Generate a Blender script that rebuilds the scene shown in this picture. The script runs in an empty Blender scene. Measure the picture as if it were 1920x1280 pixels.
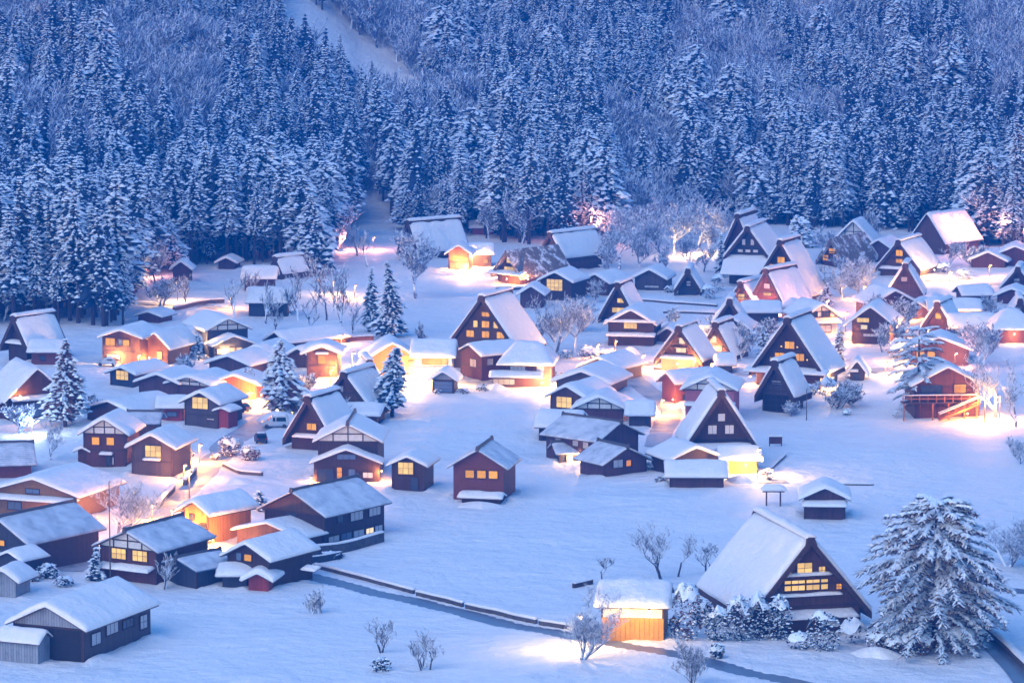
import bpy, math, random
import numpy as np
from mathutils import Vector, Matrix

# ---------------------------------------------------------------- camera, sky, sun, exposure
scene = bpy.context.scene
C = scene.collection
R = math.radians
F = 7000.0            # focal length in pixels of the 1920-wide photograph
CAMH = 90.0           # metres above the village
HOR = 933.0           # horizon above the picture centre, photograph pixels
PITCH = math.atan(HOR / F)
cam_d = bpy.data.cameras.new('camera')
cam = bpy.data.objects.new('camera', cam_d); C.objects.link(cam)
cam_d.sensor_width = 36.0; cam_d.lens = F / 1920 * 36.0
cam_d.clip_start = 1.0; cam_d.clip_end = 6000.0
cam.location = (0, 0, CAMH); cam.rotation_euler = (math.pi / 2 - PITCH, 0, 0)
scene.camera = cam

SUN_EL, SUN_ROT = R(2.0), R(200.0)
world = bpy.data.worlds.new('World'); scene.world = world; world.use_nodes = True
wn = world.node_tree; wn.nodes.clear()
w_out = wn.nodes.new('ShaderNodeOutputWorld'); w_bg = wn.nodes.new('ShaderNodeBackground')
w_sky = wn.nodes.new('ShaderNodeTexSky'); w_sky.sky_type = 'NISHITA'; w_sky.sun_disc = False
w_sky.sun_elevation = SUN_EL; w_sky.sun_rotation = SUN_ROT
w_sky.air_density = 1.0; w_sky.dust_density = 0.3; w_sky.ozone_density = 3.4
w_mix = wn.nodes.new('ShaderNodeMix'); w_mix.data_type = 'RGBA'; w_mix.blend_type = 'MULTIPLY'
w_mix.inputs[0].default_value = 1.0
w_mix.inputs[7].default_value = (0.98, 1.06, 1.09, 1)      # blue dusk under the photograph's cold white balance
wn.links.new(w_sky.outputs[0], w_mix.inputs[6]); wn.links.new(w_mix.outputs[2], w_bg.inputs[0])
w_bg.inputs[1].default_value = 0.15
wn.links.new(w_bg.outputs[0], w_out.inputs[0])

sun_d = bpy.data.lights.new('sun', 'SUN'); sun_d.energy = 0.22; sun_d.angle = R(50); sun_d.color = (1.0, 0.88, 0.78)     # soft warm afterglow
sun = bpy.data.objects.new('sun', sun_d); C.objects.link(sun)
sun.rotation_euler = (R(48), R(0), R(-38))

vs = scene.view_settings
vs.view_transform = 'Standard'; vs.look = 'None'; vs.gamma = 1.0; vs.exposure = 3.20          # a long dusk exposure; vs.use_curve_mapping = False
scene.render.engine = 'CYCLES'
cy = scene.cycles
cy.use_denoising = True; cy.use_light_tree = True
cy.max_bounces = 4; cy.diffuse_bounces = 2; cy.glossy_bounces = 2; cy.transparent_max_bounces = 4
cy.sample_clamp_indirect = 4.0; cy.caustics_reflective = False; cy.caustics_refractive = False

rnd = random.Random(7)
DUSK = 2.0 ** -vs.exposure        # lamps and lit windows are given as they show at this exposure

def watts(p): return 27.0 * p * 350.0 / (350.0 + p) * DUSK
# ---------------------------------------------------------------- materials
MATS = {}
def new_mat(name):
    m = bpy.data.materials.new(name); m.use_nodes = True
    nt = m.node_tree; b = nt.nodes['Principled BSDF']
    MATS[name] = m
    return m, nt, b
def N(nt, t, **k):
    n = nt.nodes.new(t)
    for a, v in k.items(): setattr(n, a, v)
    return n
def mathn(nt, op, a, b=None, c=None):
    n = N(nt, 'ShaderNodeMath', operation=op)
    for i, v in enumerate((a, b, c)):
        if v is None: continue
        if isinstance(v, (int, float)): n.inputs[i].default_value = v
        else: nt.links.new(v, n.inputs[i])
    return n.outputs[0]
def ramp(nt, fac, cols):
    n = N(nt, 'ShaderNodeValToRGB'); e = n.color_ramp.elements
    e[0].position, e[0].color = cols[0][0], (*cols[0][1], 1)
    e[1].position, e[1].color = cols[-1][0], (*cols[-1][1], 1)
    for p, c in cols[1:-1]:
        x = e.new(p); x.color = (*c, 1)
    nt.links.new(fac, n.inputs[0]); return n.outputs[0]
def mixc(nt, fac, a, b):
    n = N(nt, 'ShaderNodeMix', data_type='RGBA')
    for i, v in ((0, fac), (6, a), (7, b)):
        if isinstance(v, tuple): n.inputs[i].default_value = (*v, 1)
        elif isinstance(v, (int, float)): n.inputs[i].default_value = v
        else: nt.links.new(v, n.inputs[i])
    return n.outputs[2]
def noise(nt, scale, detail=3, coord=None, rough=0.55):
    n = N(nt, 'ShaderNodeTexNoise'); n.inputs['Scale'].default_value = scale
    n.inputs['Detail'].default_value = detail; n.inputs['Roughness'].default_value = rough
    if coord is not None: nt.links.new(coord, n.inputs['Vector'])
    return n.outputs[0]
def bump(nt, b, h, strength, dist):
    n = N(nt, 'ShaderNodeBump'); n.inputs['Strength'].default_value = strength; n.inputs['Distance'].default_value = dist
    nt.links.new(h, n.inputs['Height']); nt.links.new(n.outputs[0], b.inputs['Normal'])

def snow_mat(name, scale, dist, col=(0.80, 0.84, 0.90), dirt=None):
    m, nt, b = new_mat(name)
    co = N(nt, 'ShaderNodeTexCoord').outputs['Object']
    n1 = noise(nt, scale, 5, co, 0.6)
    c = ramp(nt, n1, [(0.3, tuple(x * 0.93 for x in col)), (0.7, col)])
    if dirt:
        n2 = noise(nt, scale * 0.4, 4, co); f = ramp(nt, n2, [(0.52, (0, 0, 0)), (0.72, (1, 1, 1))])
        c = mixc(nt, f, c, dirt)
    nt.links.new(c, b.inputs['Base Color']); b.inputs['Roughness'].default_value = 0.65
    b.inputs['Specular IOR Level'].default_value = 0.25
    if name == 'snow_ground':                     # wind ripples and older, trodden patches
        n3 = noise(nt, 0.09, 6, co, 0.62); n1 = mathn(nt, 'ADD', n1, mathn(nt, 'MULTIPLY', n3, 3.0))
    bump(nt, b, n1, 0.8, dist)
    return m
snow_mat('snow', 0.9, 0.35)
snow_mat('snow_ground', 0.45, 0.55)
snow_mat('snow_tree', 2.0, 0.1, (0.70, 0.84, 0.98))  # blue of the wood's shade mixed into this snow colour
snow_mat('snow_rough', 0.5, 0.6)
snow_mat('packed_snow', 0.7, 0.15, (0.40, 0.44, 0.52), dirt=(0.20, 0.22, 0.28))
snow_mat('wet_road', 0.6, 0.05, (0.13, 0.18, 0.26), dirt=(0.08, 0.12, 0.2))
MATS['wet_road'].node_tree.nodes['Principled BSDF'].inputs['Roughness'].default_value = 0.35

m, nt, b = new_mat('snow_thin')
co = N(nt, 'ShaderNodeTexCoord').outputs['Object']; sp_ = N(nt, 'ShaderNodeSeparateXYZ'); nt.links.new(co, sp_.inputs[0])
st_ = mathn(nt, 'FRACT', mathn(nt, 'MULTIPLY', sp_.outputs[1], 2.4)); ln_ = mathn(nt, 'LESS_THAN', st_, 0.22)
n1 = noise(nt, 0.5, 6, co, 0.7); n2 = noise(nt, 2.4, 4, co, 0.6)
pt = ramp(nt, n1, [(0.34, (0.36, 0.42, 0.52)), (0.48, (0.54, 0.60, 0.70)), (0.64, (0.68, 0.74, 0.82))])
nt.links.new(mixc(nt, mathn(nt, 'MULTIPLY', ln_, mathn(nt, 'SUBTRACT', 0.85, n1)), pt, (0.22, 0.25, 0.32)), b.inputs['Base Color'])
b.inputs['Roughness'].default_value = 0.6; bump(nt, b, mathn(nt, 'ADD', n2, mathn(nt, 'MULTIPLY', ln_, -0.5)), 0.6, 0.06)
def plank_mat(name, col, width=0.24, horiz=False, var=0.45, line=0.10):
    m, nt, b = new_mat(name)
    co = N(nt, 'ShaderNodeTexCoord').outputs['Object']
    s = N(nt, 'ShaderNodeSeparateXYZ'); nt.links.new(co, s.inputs[0])
    c = s.outputs[2] if horiz else mathn(nt, 'ADD', s.outputs[0], s.outputs[1])
    c = mathn(nt, 'DIVIDE', c, width)
    fl = mathn(nt, 'FLOOR', c); fr = mathn(nt, 'FRACT', c)
    wnz = N(nt, 'ShaderNodeTexWhiteNoise', noise_dimensions='1D'); nt.links.new(fl, wnz.inputs['W'])
    ns = noise(nt, 0.8, 7, co, 0.72)
    v = mathn(nt, 'ADD', mathn(nt, 'MULTIPLY', wnz.outputs[0], var), mathn(nt, 'MULTIPLY', ns, 0.9))
    lo = tuple(x * 0.35 for x in col); hi = tuple(min(1, x * 1.45) for x in col)
    cc = ramp(nt, v, [(0.15, lo), (0.5, col), (1.0, hi)])
    ln = mathn(nt, 'LESS_THAN', fr, line)
    cc = mixc(nt, ln, cc, tuple(x * 0.3 for x in col))
    nt.links.new(cc, b.inputs['Base Color']); b.inputs['Roughness'].default_value = 0.75
    bump(nt, b, mathn(nt, 'SUBTRACT', 1.0, ln), 0.5, 0.03)
    return m
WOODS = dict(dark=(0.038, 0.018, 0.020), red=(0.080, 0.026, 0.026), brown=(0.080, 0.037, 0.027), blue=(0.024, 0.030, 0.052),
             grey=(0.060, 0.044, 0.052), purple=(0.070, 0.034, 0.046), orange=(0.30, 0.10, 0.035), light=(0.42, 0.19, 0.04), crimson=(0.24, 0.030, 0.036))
for k, v in WOODS.items(): plank_mat('wood_' + k, v)
plank_mat('wood_horizontal', (0.07, 0.035, 0.033), 0.3, True)
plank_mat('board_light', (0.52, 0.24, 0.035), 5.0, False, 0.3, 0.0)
plank_mat('metal_sheet', (0.22, 0.26, 0.33), 0.35, False, 0.25, 0.12)
plank_mat('metal_blue', (0.16, 0.27, 0.45), 0.35, False, 0.2, 0.15)
def flat_mat(name, col, rough=0.8, nscale=1.5, var=0.25, metal=0.0):
    m, nt, b = new_mat(name)
    co = N(nt, 'ShaderNodeTexCoord').outputs['Object']
    n1 = noise(nt, nscale, 5, co, 0.65)
    cc = ramp(nt, n1, [(0.3, tuple(x * (1 - var) for x in col)), (0.7, tuple(min(1, x * (1 + var)) for x in col))])
    nt.links.new(cc, b.inputs['Base Color']); b.inputs['Roughness'].default_value = rough; b.inputs['Metallic'].default_value = metal
    return m
flat_mat('plaster_white', (0.62, 0.62, 0.62), var=0.1)
flat_mat('plaster_pink', (0.34, 0.11, 0.15), var=0.15)
flat_mat('plaster_ochre', (0.19, 0.11, 0.06), var=0.15)
flat_mat('plaster_red', (0.13, 0.038, 0.038), var=0.15)
flat_mat('timber', (0.045, 0.024, 0.024), 0.7, 3)
flat_mat('roof_tile', (0.07, 0.065, 0.075), 0.6, 2)
flat_mat('stone', (0.07, 0.065, 0.075), 0.85, 1.2, 0.5)
flat_mat('bark', (0.045, 0.03, 0.034), 0.9, 3, 0.4)
flat_mat('needles', (0.011, 0.038, 0.085), 0.85, 0.8, 0.5)
flat_mat('needles_brown', (0.075, 0.032, 0.036), 0.85, 0.8, 0.5)
flat_mat('pole_metal', (0.07, 0.06, 0.06), 0.5, 2, 0.2)
flat_mat('interior_shade', (0.012, 0.014, 0.02), 0.9)  # near-black panel colour painted for the shade inside open fronts
flat_mat('car_silver', (0.42, 0.47, 0.55), 0.3, 1, 0.05, 0.3)
flat_mat('car_dark', (0.03, 0.035, 0.05), 0.3, 1, 0.05, 0.3)
flat_mat('rubber', (0.015, 0.015, 0.016), 0.8)
flat_mat('tail_red', (0.5, 0.02, 0.02), 0.3)
# thatch: fine streaks running down the slope
m, nt, b = new_mat('thatch')
co = N(nt, 'ShaderNodeTexCoord').outputs['Object']
n1 = noise(nt, 2.5, 6, co, 0.75)
nt.links.new(ramp(nt, n1, [(0.3, (0.028, 0.016, 0.017)), (0.55, (0.065, 0.036, 0.033)), (0.75, (0.12, 0.072, 0.064))]), b.inputs['Base Color'])
b.inputs['Roughness'].default_value = 0.95; bump(nt, b, n1, 0.8, 0.12)
# thatch with patchy snow
m, nt, b = new_mat('thatch_patchy')
co = N(nt, 'ShaderNodeTexCoord').outputs['Object']
n1 = noise(nt, 0.5, 6, co, 0.8); n2 = noise(nt, 3.0, 4, co, 0.7)
base = ramp(nt, n2, [(0.3, (0.10, 0.07, 0.055)), (0.7, (0.26, 0.20, 0.17))])
nt.links.new(mixc(nt, ramp(nt, n1, [(0.50, (0, 0, 0)), (0.58, (1, 1, 1))]), base, (0.75, 0.79, 0.86)), b.inputs['Base Color'])
b.inputs['Roughness'].default_value = 0.9; bump(nt, b, n2, 0.8, 0.12)
# bark with snow lying on everything that faces up
def bark_snow(name, barkc, lo, hi):
    m, nt, b = new_mat(name)
    g = N(nt, 'ShaderNodeNewGeometry'); s = N(nt, 'ShaderNodeSeparateXYZ'); nt.links.new(g.outputs['True Normal'], s.inputs[0])
    n1 = noise(nt, 1.7, 3, N(nt, 'ShaderNodeTexCoord').outputs['Object'])
    f = mathn(nt, 'ADD', s.outputs[2], mathn(nt, 'MULTIPLY', mathn(nt, 'SUBTRACT', n1, 0.5), 1.2))
    fr = ramp(nt, f, [(lo, (0, 0, 0)), (hi, (1, 1, 1))])
    nt.links.new(mixc(nt, fr, barkc, (0.72, 0.82, 0.94)), b.inputs['Base Color']); b.inputs['Roughness'].default_value = 0.85
bark_snow('bark_snowy', (0.075, 0.06, 0.075), -0.45, -0.15)
bark_snow('bark_frost', (0.12, 0.16, 0.26), -0.6, -0.3)
bark_snow('bark_bare', (0.05, 0.055, 0.085), 0.1, 0.3)
# lit windows: glowing paper screens, each pane a little different
def lit(name, col, strength, var=0.5):
    m, nt, b = new_mat(name)
    oi = N(nt, 'ShaderNodeObjectInfo')
    co = N(nt, 'ShaderNodeTexCoord').outputs['Object']
    n1 = noise(nt, 1.2, 3, co)
    strength *= DUSK
    k = mathn(nt, 'ADD', mathn(nt, 'MULTIPLY', oi.outputs['Random'], var), mathn(nt, 'MULTIPLY', n1, 0.5))
    k = mathn(nt, 'ADD', mathn(nt, 'MULTIPLY', k, strength), strength * (0.75 - var / 2))
    b.inputs['Base Color'].default_value = (0.06, 0.04, 0.02, 1); b.inputs['Roughness'].default_value = 0.5
    b.inputs['Emission Color'].default_value = (*col, 1); nt.links.new(k, b.inputs['Emission Strength'])
    m.cycles.emission_sampling = 'NONE'
lit('glow_amber', (1.0, 0.40, 0.004), 1.1)
lit('glow_cream', (1.0, 0.62, 0.17), 1.15)
lit('glow_orange', (1.0, 0.33, 0.02), 0.95)
lit('glow_white', (1.0, 0.80, 0.48), 1.2)
lit('bulb', (1.0, 0.74, 0.38), 6.0, 0.1)
def glass(name, col, rough=0.12):
    m, nt, b = new_mat(name); b.inputs['Base Color'].default_value = (*col, 1); b.inputs['Roughness'].default_value = rough
glass('glass_dark', (0.03, 0.045, 0.08)); glass('glass_blue', (0.10, 0.16, 0.28), 0.2); glass('glass_pale', (0.42, 0.44, 0.5), 0.4)
glass('paper_white', (0.66, 0.64, 0.66), 0.7); glass('car_glass', (0.01, 0.012, 0.016), 0.05)

# ---------------------------------------------------------------- mesh helpers
class MB:
    def __init__(s): s.v = []; s.f = []; s.m = []; s.mats = []
    def mi(s, mat):
        if mat not in s.mats: s.mats.append(mat)
        return s.mats.index(mat)
    def face(s, pts, mat):
        n = len(s.v); s.v += [tuple(p) for p in pts]; s.f.append(tuple(range(n, n + len(pts)))); s.m.append(s.mi(mat))
    def hexa(s, p, mat):            # p: 4 bottom (ccw from above) + 4 top
        n = len(s.v); s.v += [tuple(q) for q in p]; k = s.mi(mat)
        for f in ((3, 2, 1, 0), (4, 5, 6, 7), (0, 1, 5, 4), (1, 2, 6, 5), (2, 3, 7, 6), (3, 0, 4, 7)):
            s.f.append(tuple(n + i for i in f)); s.m.append(k)
    def box(s, x0, x1, y0, y1, z0, z1, mat):
        s.hexa([(x0, y0, z0), (x1, y0, z0), (x1, y1, z0), (x0, y1, z0), (x0, y0, z1), (x1, y0, z1), (x1, y1, z1), (x0, y1, z1)], mat)
    def tube(s, pts, radii, mat, k=6, cap=True):
        n0 = len(s.v); pts = [Vector(p) for p in pts]; mi = s.mi(mat)
        for i, p in enumerate(pts):
            d = (pts[min(i + 1, len(pts) - 1)] - pts[max(i - 1, 0)])
            d = d.normalized() if d.length > 1e-6 else Vector((0, 0, 1))
            a = Vector((0, 0, 1)) if abs(d.z) < 0.9 else Vector((1, 0, 0))
            u = d.cross(a).normalized(); w = u.cross(d)
            for j in range(k):
                t = 2 * math.pi * j / k
                s.v.append(tuple(p + (u * math.cos(t) + w * math.sin(t)) * radii[i]))
        for i in range(len(pts) - 1):
            for j in range(k):
                s.f.append((n0 + i * k + j, n0 + i * k + (j + 1) % k, n0 + (i + 1) * k + (j + 1) % k, n0 + (i + 1) * k + j)); s.m.append(mi)
        if cap and k > 2:
            s.f.append(tuple(n0 + (len(pts) - 1) * k + j for j in range(k))); s.m.append(mi)
    def lump(s, c, rx, ry, rz, mat, r, rot=0.0):     # low, irregular snow clump
        n = len(s.v); k = s.mi(mat); ca, sa = math.cos(rot), math.sin(rot)
        J = lambda: 0.75 + 0.5 * r.random()
        ring = []
        for j in range(5):
            t = 2 * math.pi * j / 5 + r.random() * 0.5; q = J()
            x, y = math.cos(t) * rx * q, math.sin(t) * ry * q
            ring.append((c[0] + x * ca - y * sa, c[1] + x * sa + y * ca, c[2] - rz * 0.5 * r.random()))
        s.v += ring + [(c[0], c[1], c[2] + rz * J())]
        for j in range(5): s.f.append((n + j, n + (j + 1) % 5, n + 5)); s.m.append(k)
    def mesh(s, name, smooth=False):
        me = bpy.data.meshes.new(name); me.from_pydata(s.v, [], s.f)
        for mt in s.mats: me.materials.append(MATS[mt])
        if len(s.mats) > 1: me.polygons.foreach_set('material_index', s.m)
        if smooth: me.polygons.foreach_set('use_smooth', [True] * len(s.f))
        me.update(); return me
    def obj(s, name, parent=None, smooth=False):
        return link(name, s.mesh(name, smooth), parent)
def link(name, data, parent=None):
    o = bpy.data.objects.new(name, data); C.objects.link(o)
    if parent is not None: o.parent = parent
    return o
def tag(o, label=None, cat=None, group=None, kind=None):
    if label: o['label'] = label
    if cat: o['category'] = cat
    if group: o['group'] = group
    if kind: o['kind'] = kind
    return o
def empty(name, loc, rz=0.0):
    o = link(name, None); o.location = loc; o.rotation_euler = (0, 0, rz); o.empty_display_size = 0.5
    return o

# ---------------------------------------------------------------- terrain function and photograph-to-ground mapping
_rs = np.random.RandomState(3); _tab = _rs.rand(256, 256)
def vnoise(x, y):
    xi = np.floor(x).astype(int); yi = np.floor(y).astype(int); fx = x - xi; fy = y - yi
    fx = fx * fx * (3 - 2 * fx); fy = fy * fy * (3 - 2 * fy)
    g = lambda a, b: _tab[a % 256, b % 256]
    return (g(xi, yi) * (1 - fx) + g(xi + 1, yi) * fx) * (1 - fy) + (g(xi, yi + 1) * (1 - fx) + g(xi + 1, yi + 1) * fx) * fy - 0.5
_tabl = _tab.tolist()
def vn(x, y):
    xi = math.floor(x); yi = math.floor(y); fx = x - xi; fy = y - yi
    fx = fx * fx * (3 - 2 * fx); fy = fy * fy * (3 - 2 * fy); a = _tabl[xi % 256]; b = _tabl[(xi + 1) % 256]; j = yi % 256; k = (yi + 1) % 256
    return (a[j] * (1 - fx) + b[j] * fx) * (1 - fy) + (a[k] * (1 - fx) + b[k] * fx) * fy - 0.5
cp, sp = math.cos(PITCH), math.sin(PITCH)
def ray(u, v):
    a, b = (u - 960) / F, (640 - v) / F
    return a, cp + b * sp, -sp + b * cp           # x, y, z per unit of view depth
def project(x, y, z):
    zc = y * cp - (z - CAMH) * sp; yc = y * sp + (z - CAMH) * cp
    return 960 + F * x / zc, 640 - F * yc / zc, zc
def flat(u, v, z=0.0):
    a, b, c = ray(u, v); t = (z - CAMH) / c
    return a * t, b * t
# foot of the mountain as photograph points
FOOT = [(-400, 520), (0, 500), (235, 480), (400, 455), (520, 440), (640, 418), (740, 412), (1060, 422), (1330, 404), (1560, 420), (1920, 438), (2400, 450)]
_fx = np.array([flat(u, v)[0] for u, v in FOOT]); _fy = np.array([flat(u, v)[1] for u, v in FOOT])
ROADS = []       # (points in metres Nx2, half width, depth)
def road_dist(x, y, pts):
    best = np.full(np.shape(x), 1e9)
    for (ax, ay), (bx, by) in zip(pts[:-1], pts[1:]):
        dx, dy = bx - ax, by - ay; L2 = dx * dx + dy * dy
        t = np.clip(((x - ax) * dx + (y - ay) * dy) / L2, 0, 1)
        best = np.minimum(best, np.hypot(x - ax - t * dx, y - ay - t * dy))
    return best
def terrain(x, y):
    x = np.asarray(x, float); y = np.asarray(y, float)
    foot = np.interp(x, _fx, _fy)
    d = y - foot
    hill = np.where(d > 0, 0.31 * (np.sqrt(np.maximum(d, 0) ** 2 + 100) - 10), 0)
    hill = hill + np.clip(d / 40, 0, 1) * (vnoise(x / 55 + 9, y / 55 + 4) * 9 + vnoise(x / 20, y / 20) * 3)
    z = hill + vnoise(x / 28, y / 34) * 1.1 + vnoise(x / 9 + 5, y / 11) * 0.38 + vnoise(x / 3.1, y / 3.7 + 8) * 0.10
    z = z + 0.35 * vnoise(x / 40 + 3, y / 6.0) * np.clip(1 - d / 30, 0, 1)
    for pts, hw, dep in ROADS:
        q = road_dist(x, y, pts)
        z = z - dep * np.clip((hw + 0.55 - q) / 0.7, 0, 1) + 0.10 * np.exp(-((q - hw - 1.0) / 0.6) ** 2) * (0.6 + vnoise(x / 2.3, y / 2.3))
    return z
def ground(u, v):
    z = 0.0
    for _ in range(25):
        x, y = flat(u, v, z); z = 0.5 * z + 0.5 * float(terrain(x, y))
    x, y = flat(u, v, z)
    zc = y * cp - (z - CAMH) * sp
    return x, y, z, F / zc                          # metres and pixels per metre
# ---------------------------------------------------------------- roads, terrain
def add_road(pix, hw, dep):
    pts = [flat(u, v) for u, v in pix]; out = [pts[0]]
    for a, b in zip(pts[:-1], pts[1:]):                 # resample
        n = max(1, int(math.dist(a, b) / 2.0))
        out += [(a[0] + (b[0] - a[0]) * i / n, a[1] + (b[1] - a[1]) * i / n) for i in range(1, n + 1)]
    out = np.array(out)
    for _ in range(6): out[1:-1] = 0.25 * out[:-2] + 0.5 * out[1:-1] + 0.25 * out[2:]
    coarse = out[::3] if (len(out) - 1) % 3 == 0 else np.vstack([out[::3], out[-1:]])
    ROADS.append((coarse, hw, dep)); return out
ROAD_SPECS = [
    ('lane', 'wet_road', 1.5, 0.10, [(556, 1074), (640, 1093), (760, 1121), (880, 1150), (1000, 1178), (1100, 1200), (1230, 1226), (1330, 1249), (1440, 1276), (1560, 1300)]),
    ('village_road', 'packed_snow', 2.3, 0.10, [(120, 1075), (190, 1030), (262, 985), (300, 955), (335, 920), (372, 885), (412, 845), (445, 815), (500, 783), (560, 755), (600, 738)]),
    ('village_road', 'packed_snow', 2.2, 0.10, [(560, 755), (650, 740), (760, 735), (860, 716), (960, 712), (1060, 706), (1120, 690), (1240, 675), (1330, 700), (1420, 705), (1560, 700), (1680, 694)]),
    ('village_road', 'packed_snow', 1.7, 0.10, [(1180, 700), (1200, 725), (1240, 748), (1262, 770), (1240, 800), (1232, 832)]),
    ('village_road', 'packed_snow', 2.0, 0.10, [(1735, 518), (1790, 528), (1850, 532), (1930, 530)]),
    ('village_road', 'packed_snow', 1.6, 0.10, [(255, 570), (330, 570), (420, 575), (480, 590)]),
    ('stream', 'wet_road', 0.9, 0.10, [(1832, 1188), (1868, 1225), (1905, 1265), (1945, 1310)]),
    ('village_road', 'packed_snow', 1.3, 0.10, [(1395, 906), (1430, 903), (1475, 903)]),
    ('lane', 'wet_road', 0.9, 0.10, [(1868, 1106), (1890, 1112), (1935, 1112)]),
]
_lines = [add_road(pix, hw, dep) for _, _, hw, dep, pix in ROAD_SPECS]
for (nm, mt, hw, dep, _), ln in zip(ROAD_SPECS, _lines):
    mb = MB(); prev = None; seed = rnd.random() * 50
    off = 0.10 + 0.03 * ROAD_SPECS.index((nm, mt, hw, dep, _))
    for i, p in enumerate(ln):
        t = ln[min(i + 1, len(ln) - 1)] - ln[max(i - 1, 0)]; t = t / (np.hypot(*t) + 1e-9); n = np.array((-t[1], t[0]))
        row = []
        for k in range(5):
            e = (k - 2) / 2 * (hw + 0.25 + 0.5 * vn(i / 1.7 + seed, k * 3.1))
            q = p + n * e; row.append((q[0], q[1], float(terrain(p[0], p[1])) + off * 0.5 - abs(e) * 0.01))
        if prev:
            for k in range(4): mb.face((prev[k], row[k], row[k + 1], prev[k + 1]), mt)
        prev = row
    tag(mb.obj(nm), kind='structure')

def build_terrain():
    ys = np.concatenate([np.linspace(250, 390, 40)[:-1], np.linspace(390, 860, 400)[:-1], np.linspace(860, 1180, 110)[:-1], np.linspace(1180, 2600, 30)])
    k = np.linspace(-1, 1, 330)
    us = np.sign(k) * (np.abs(k) * 0.165 + 0.12 * np.clip(np.abs(k) - 0.9, 0, 1) * 10 * np.abs(k))
    Y = np.repeat(ys[:, None], len(us), 1); X = Y * us[None, :]
    Z = terrain(X, Y); road = np.zeros_like(X)
    for pts, hw, dep in ROADS:
        q = road_dist(X, Y, pts); road = np.maximum(road, np.clip((hw + 1.2 - q) / 0.8, 0, 1))
    skirt = np.zeros_like(X)                          # snow shed from the roofs and drifted against the walls
    for hx, hy, rz, x0, x1, y0, y1 in FOOTPRINTS:
        sel = (np.abs(X - hx) < 26) & (np.abs(Y - hy) < 26)
        if not sel.any(): continue
        dx, dy = X[sel] - hx, Y[sel] - hy; c_, s_ = math.cos(rz), math.sin(rz); lx, ly = dx * c_ + dy * s_, -dx * s_ + dy * c_
        qx = np.maximum(np.maximum(x0 - lx, lx - x1), 0); qy = np.maximum(np.maximum(y0 - ly, ly - y1), 0); q = np.hypot(qx, qy)
        side = np.where(qx > qy, 1.0, 0.25)
        skirt[sel] = np.maximum(skirt[sel], side * np.exp(-((q - 0.7) / 1.1) ** 2))
    Z = Z + skirt * (1 - road) * (0.32 + 0.6 * vnoise(X / 2.1, Y / 2.6)); Z = np.minimum(Z, 260 + 20 * vnoise(X / 90, Y / 90))
    v = np.stack([X, Y, Z], -1).reshape(-1, 3)
    nr, nc = X.shape; i = np.arange(nr * nc).reshape(nr, nc)
    f = np.stack([i[:-1, :-1], i[:-1, 1:], i[1:, 1:], i[1:, :-1]], -1).reshape(-1, 4)
    me = bpy.data.meshes.new('snow_ground'); me.vertices.add(len(v)); me.vertices.foreach_set('co', v.ravel())
    me.loops.add(f.size); me.loops.foreach_set('vertex_index', f.ravel()); me.polygons.add(len(f))
    me.polygons.foreach_set('loop_start', np.arange(0, f.size, 4)); me.polygons.foreach_set('use_smooth', np.ones(len(f), bool))
    me.update(calc_edges=True); me.materials.append(MATS['snow_ground'])
    tag(link('ground', me), kind='structure')

# ---------------------------------------------------------------- houses
FOOTPRINTS = []
def snow_sheet(P, up, ts, na, nb, lenA, lenB, seed, mat='snow', out=0.14, edge=0.45):
    """thick snow on a surface P(a, b), a and b in 0..1; round, uneven rims"""
    mb = MB(); k = mb.mi(mat); rs = random.Random(seed)
    ox, oy = rs.random() * 90, rs.random() * 90
    A = [0] + [(i + 0.0) / na for i in range(na + 1)] + [1]; B = [0] + [j / nb for j in range(nb + 1)] + [1]
    A[1] = min(0.25 / lenA, 0.3 / na); A[-2] = 1 - A[1]; B[1] = min(0.25 / lenB, 0.3 / nb); B[-2] = 1 - B[1]
    rows = []
    for i, a in enumerate(A):
        row = []
        for j, b in enumerate(B):
            p = Vector(P(a, b)); q = 1.0
            d = min(min(a, 1 - a) * lenA, min(b, 1 - b) * lenB)
            q = 0.62 + 0.38 * (1 - math.exp(-d / edge))
            nz = vn(p.x * 0.55 + ox, p.y * 0.55 + oy) * 0.5 + vn(p.x * 1.7 + oy, p.y * 1.7 + p.z + ox) * 0.28
            h = ts * (q + nz * 0.75)
            rim = i in (0, len(A) - 1) or j in (0, len(B) - 1)
            if rim:
                h *= 0.42
                a2 = a + (-1 if i == 0 else 1 if i == len(A) - 1 else 0) * (out * (0.7 + 2.2 * nz)) / lenA
                b2 = b + (-1 if j == 0 else 1 if j == len(B) - 1 else 0) * (out * (0.7 + 2.2 * nz)) / lenB
                p = Vector(P(a2, b2))
            row.append(len(mb.v)); mb.v.append(tuple(p + up(a, b) * max(h, 0.03)))
        rows.append(row)
    for i in range(len(A) - 1):
        for j in range(len(B) - 1):
            mb.f.append((rows[i][j], rows[i + 1][j], rows[i + 1][j + 1], rows[i][j + 1])); mb.m.append(k)
    ring = [(i, 0) for i in range(len(A))] + [(len(A) - 1, j) for j in range(1, len(B))] + [(i, len(B) - 1) for i in range(len(A) - 2, -1, -1)] + [(0, j) for j in range(len(B) - 2, 0, -1)]
    low = []
    for i, j in ring:
        p = Vector(P(A[i], B[j])) - up(A[i], B[j]) * 0.04; low.append(len(mb.v)); mb.v.append(tuple(p))
    for q in range(len(ring)):
        r2 = (q + 1) % len(ring); a, b = ring[q], ring[r2]
        mb.f.append((rows[a[0]][a[1]], low[q], low[r2], rows[b[0]][b[1]])); mb.m.append(k)
    return mb
UP = Vector((0, 0, 1))
_seed = [100]
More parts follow.
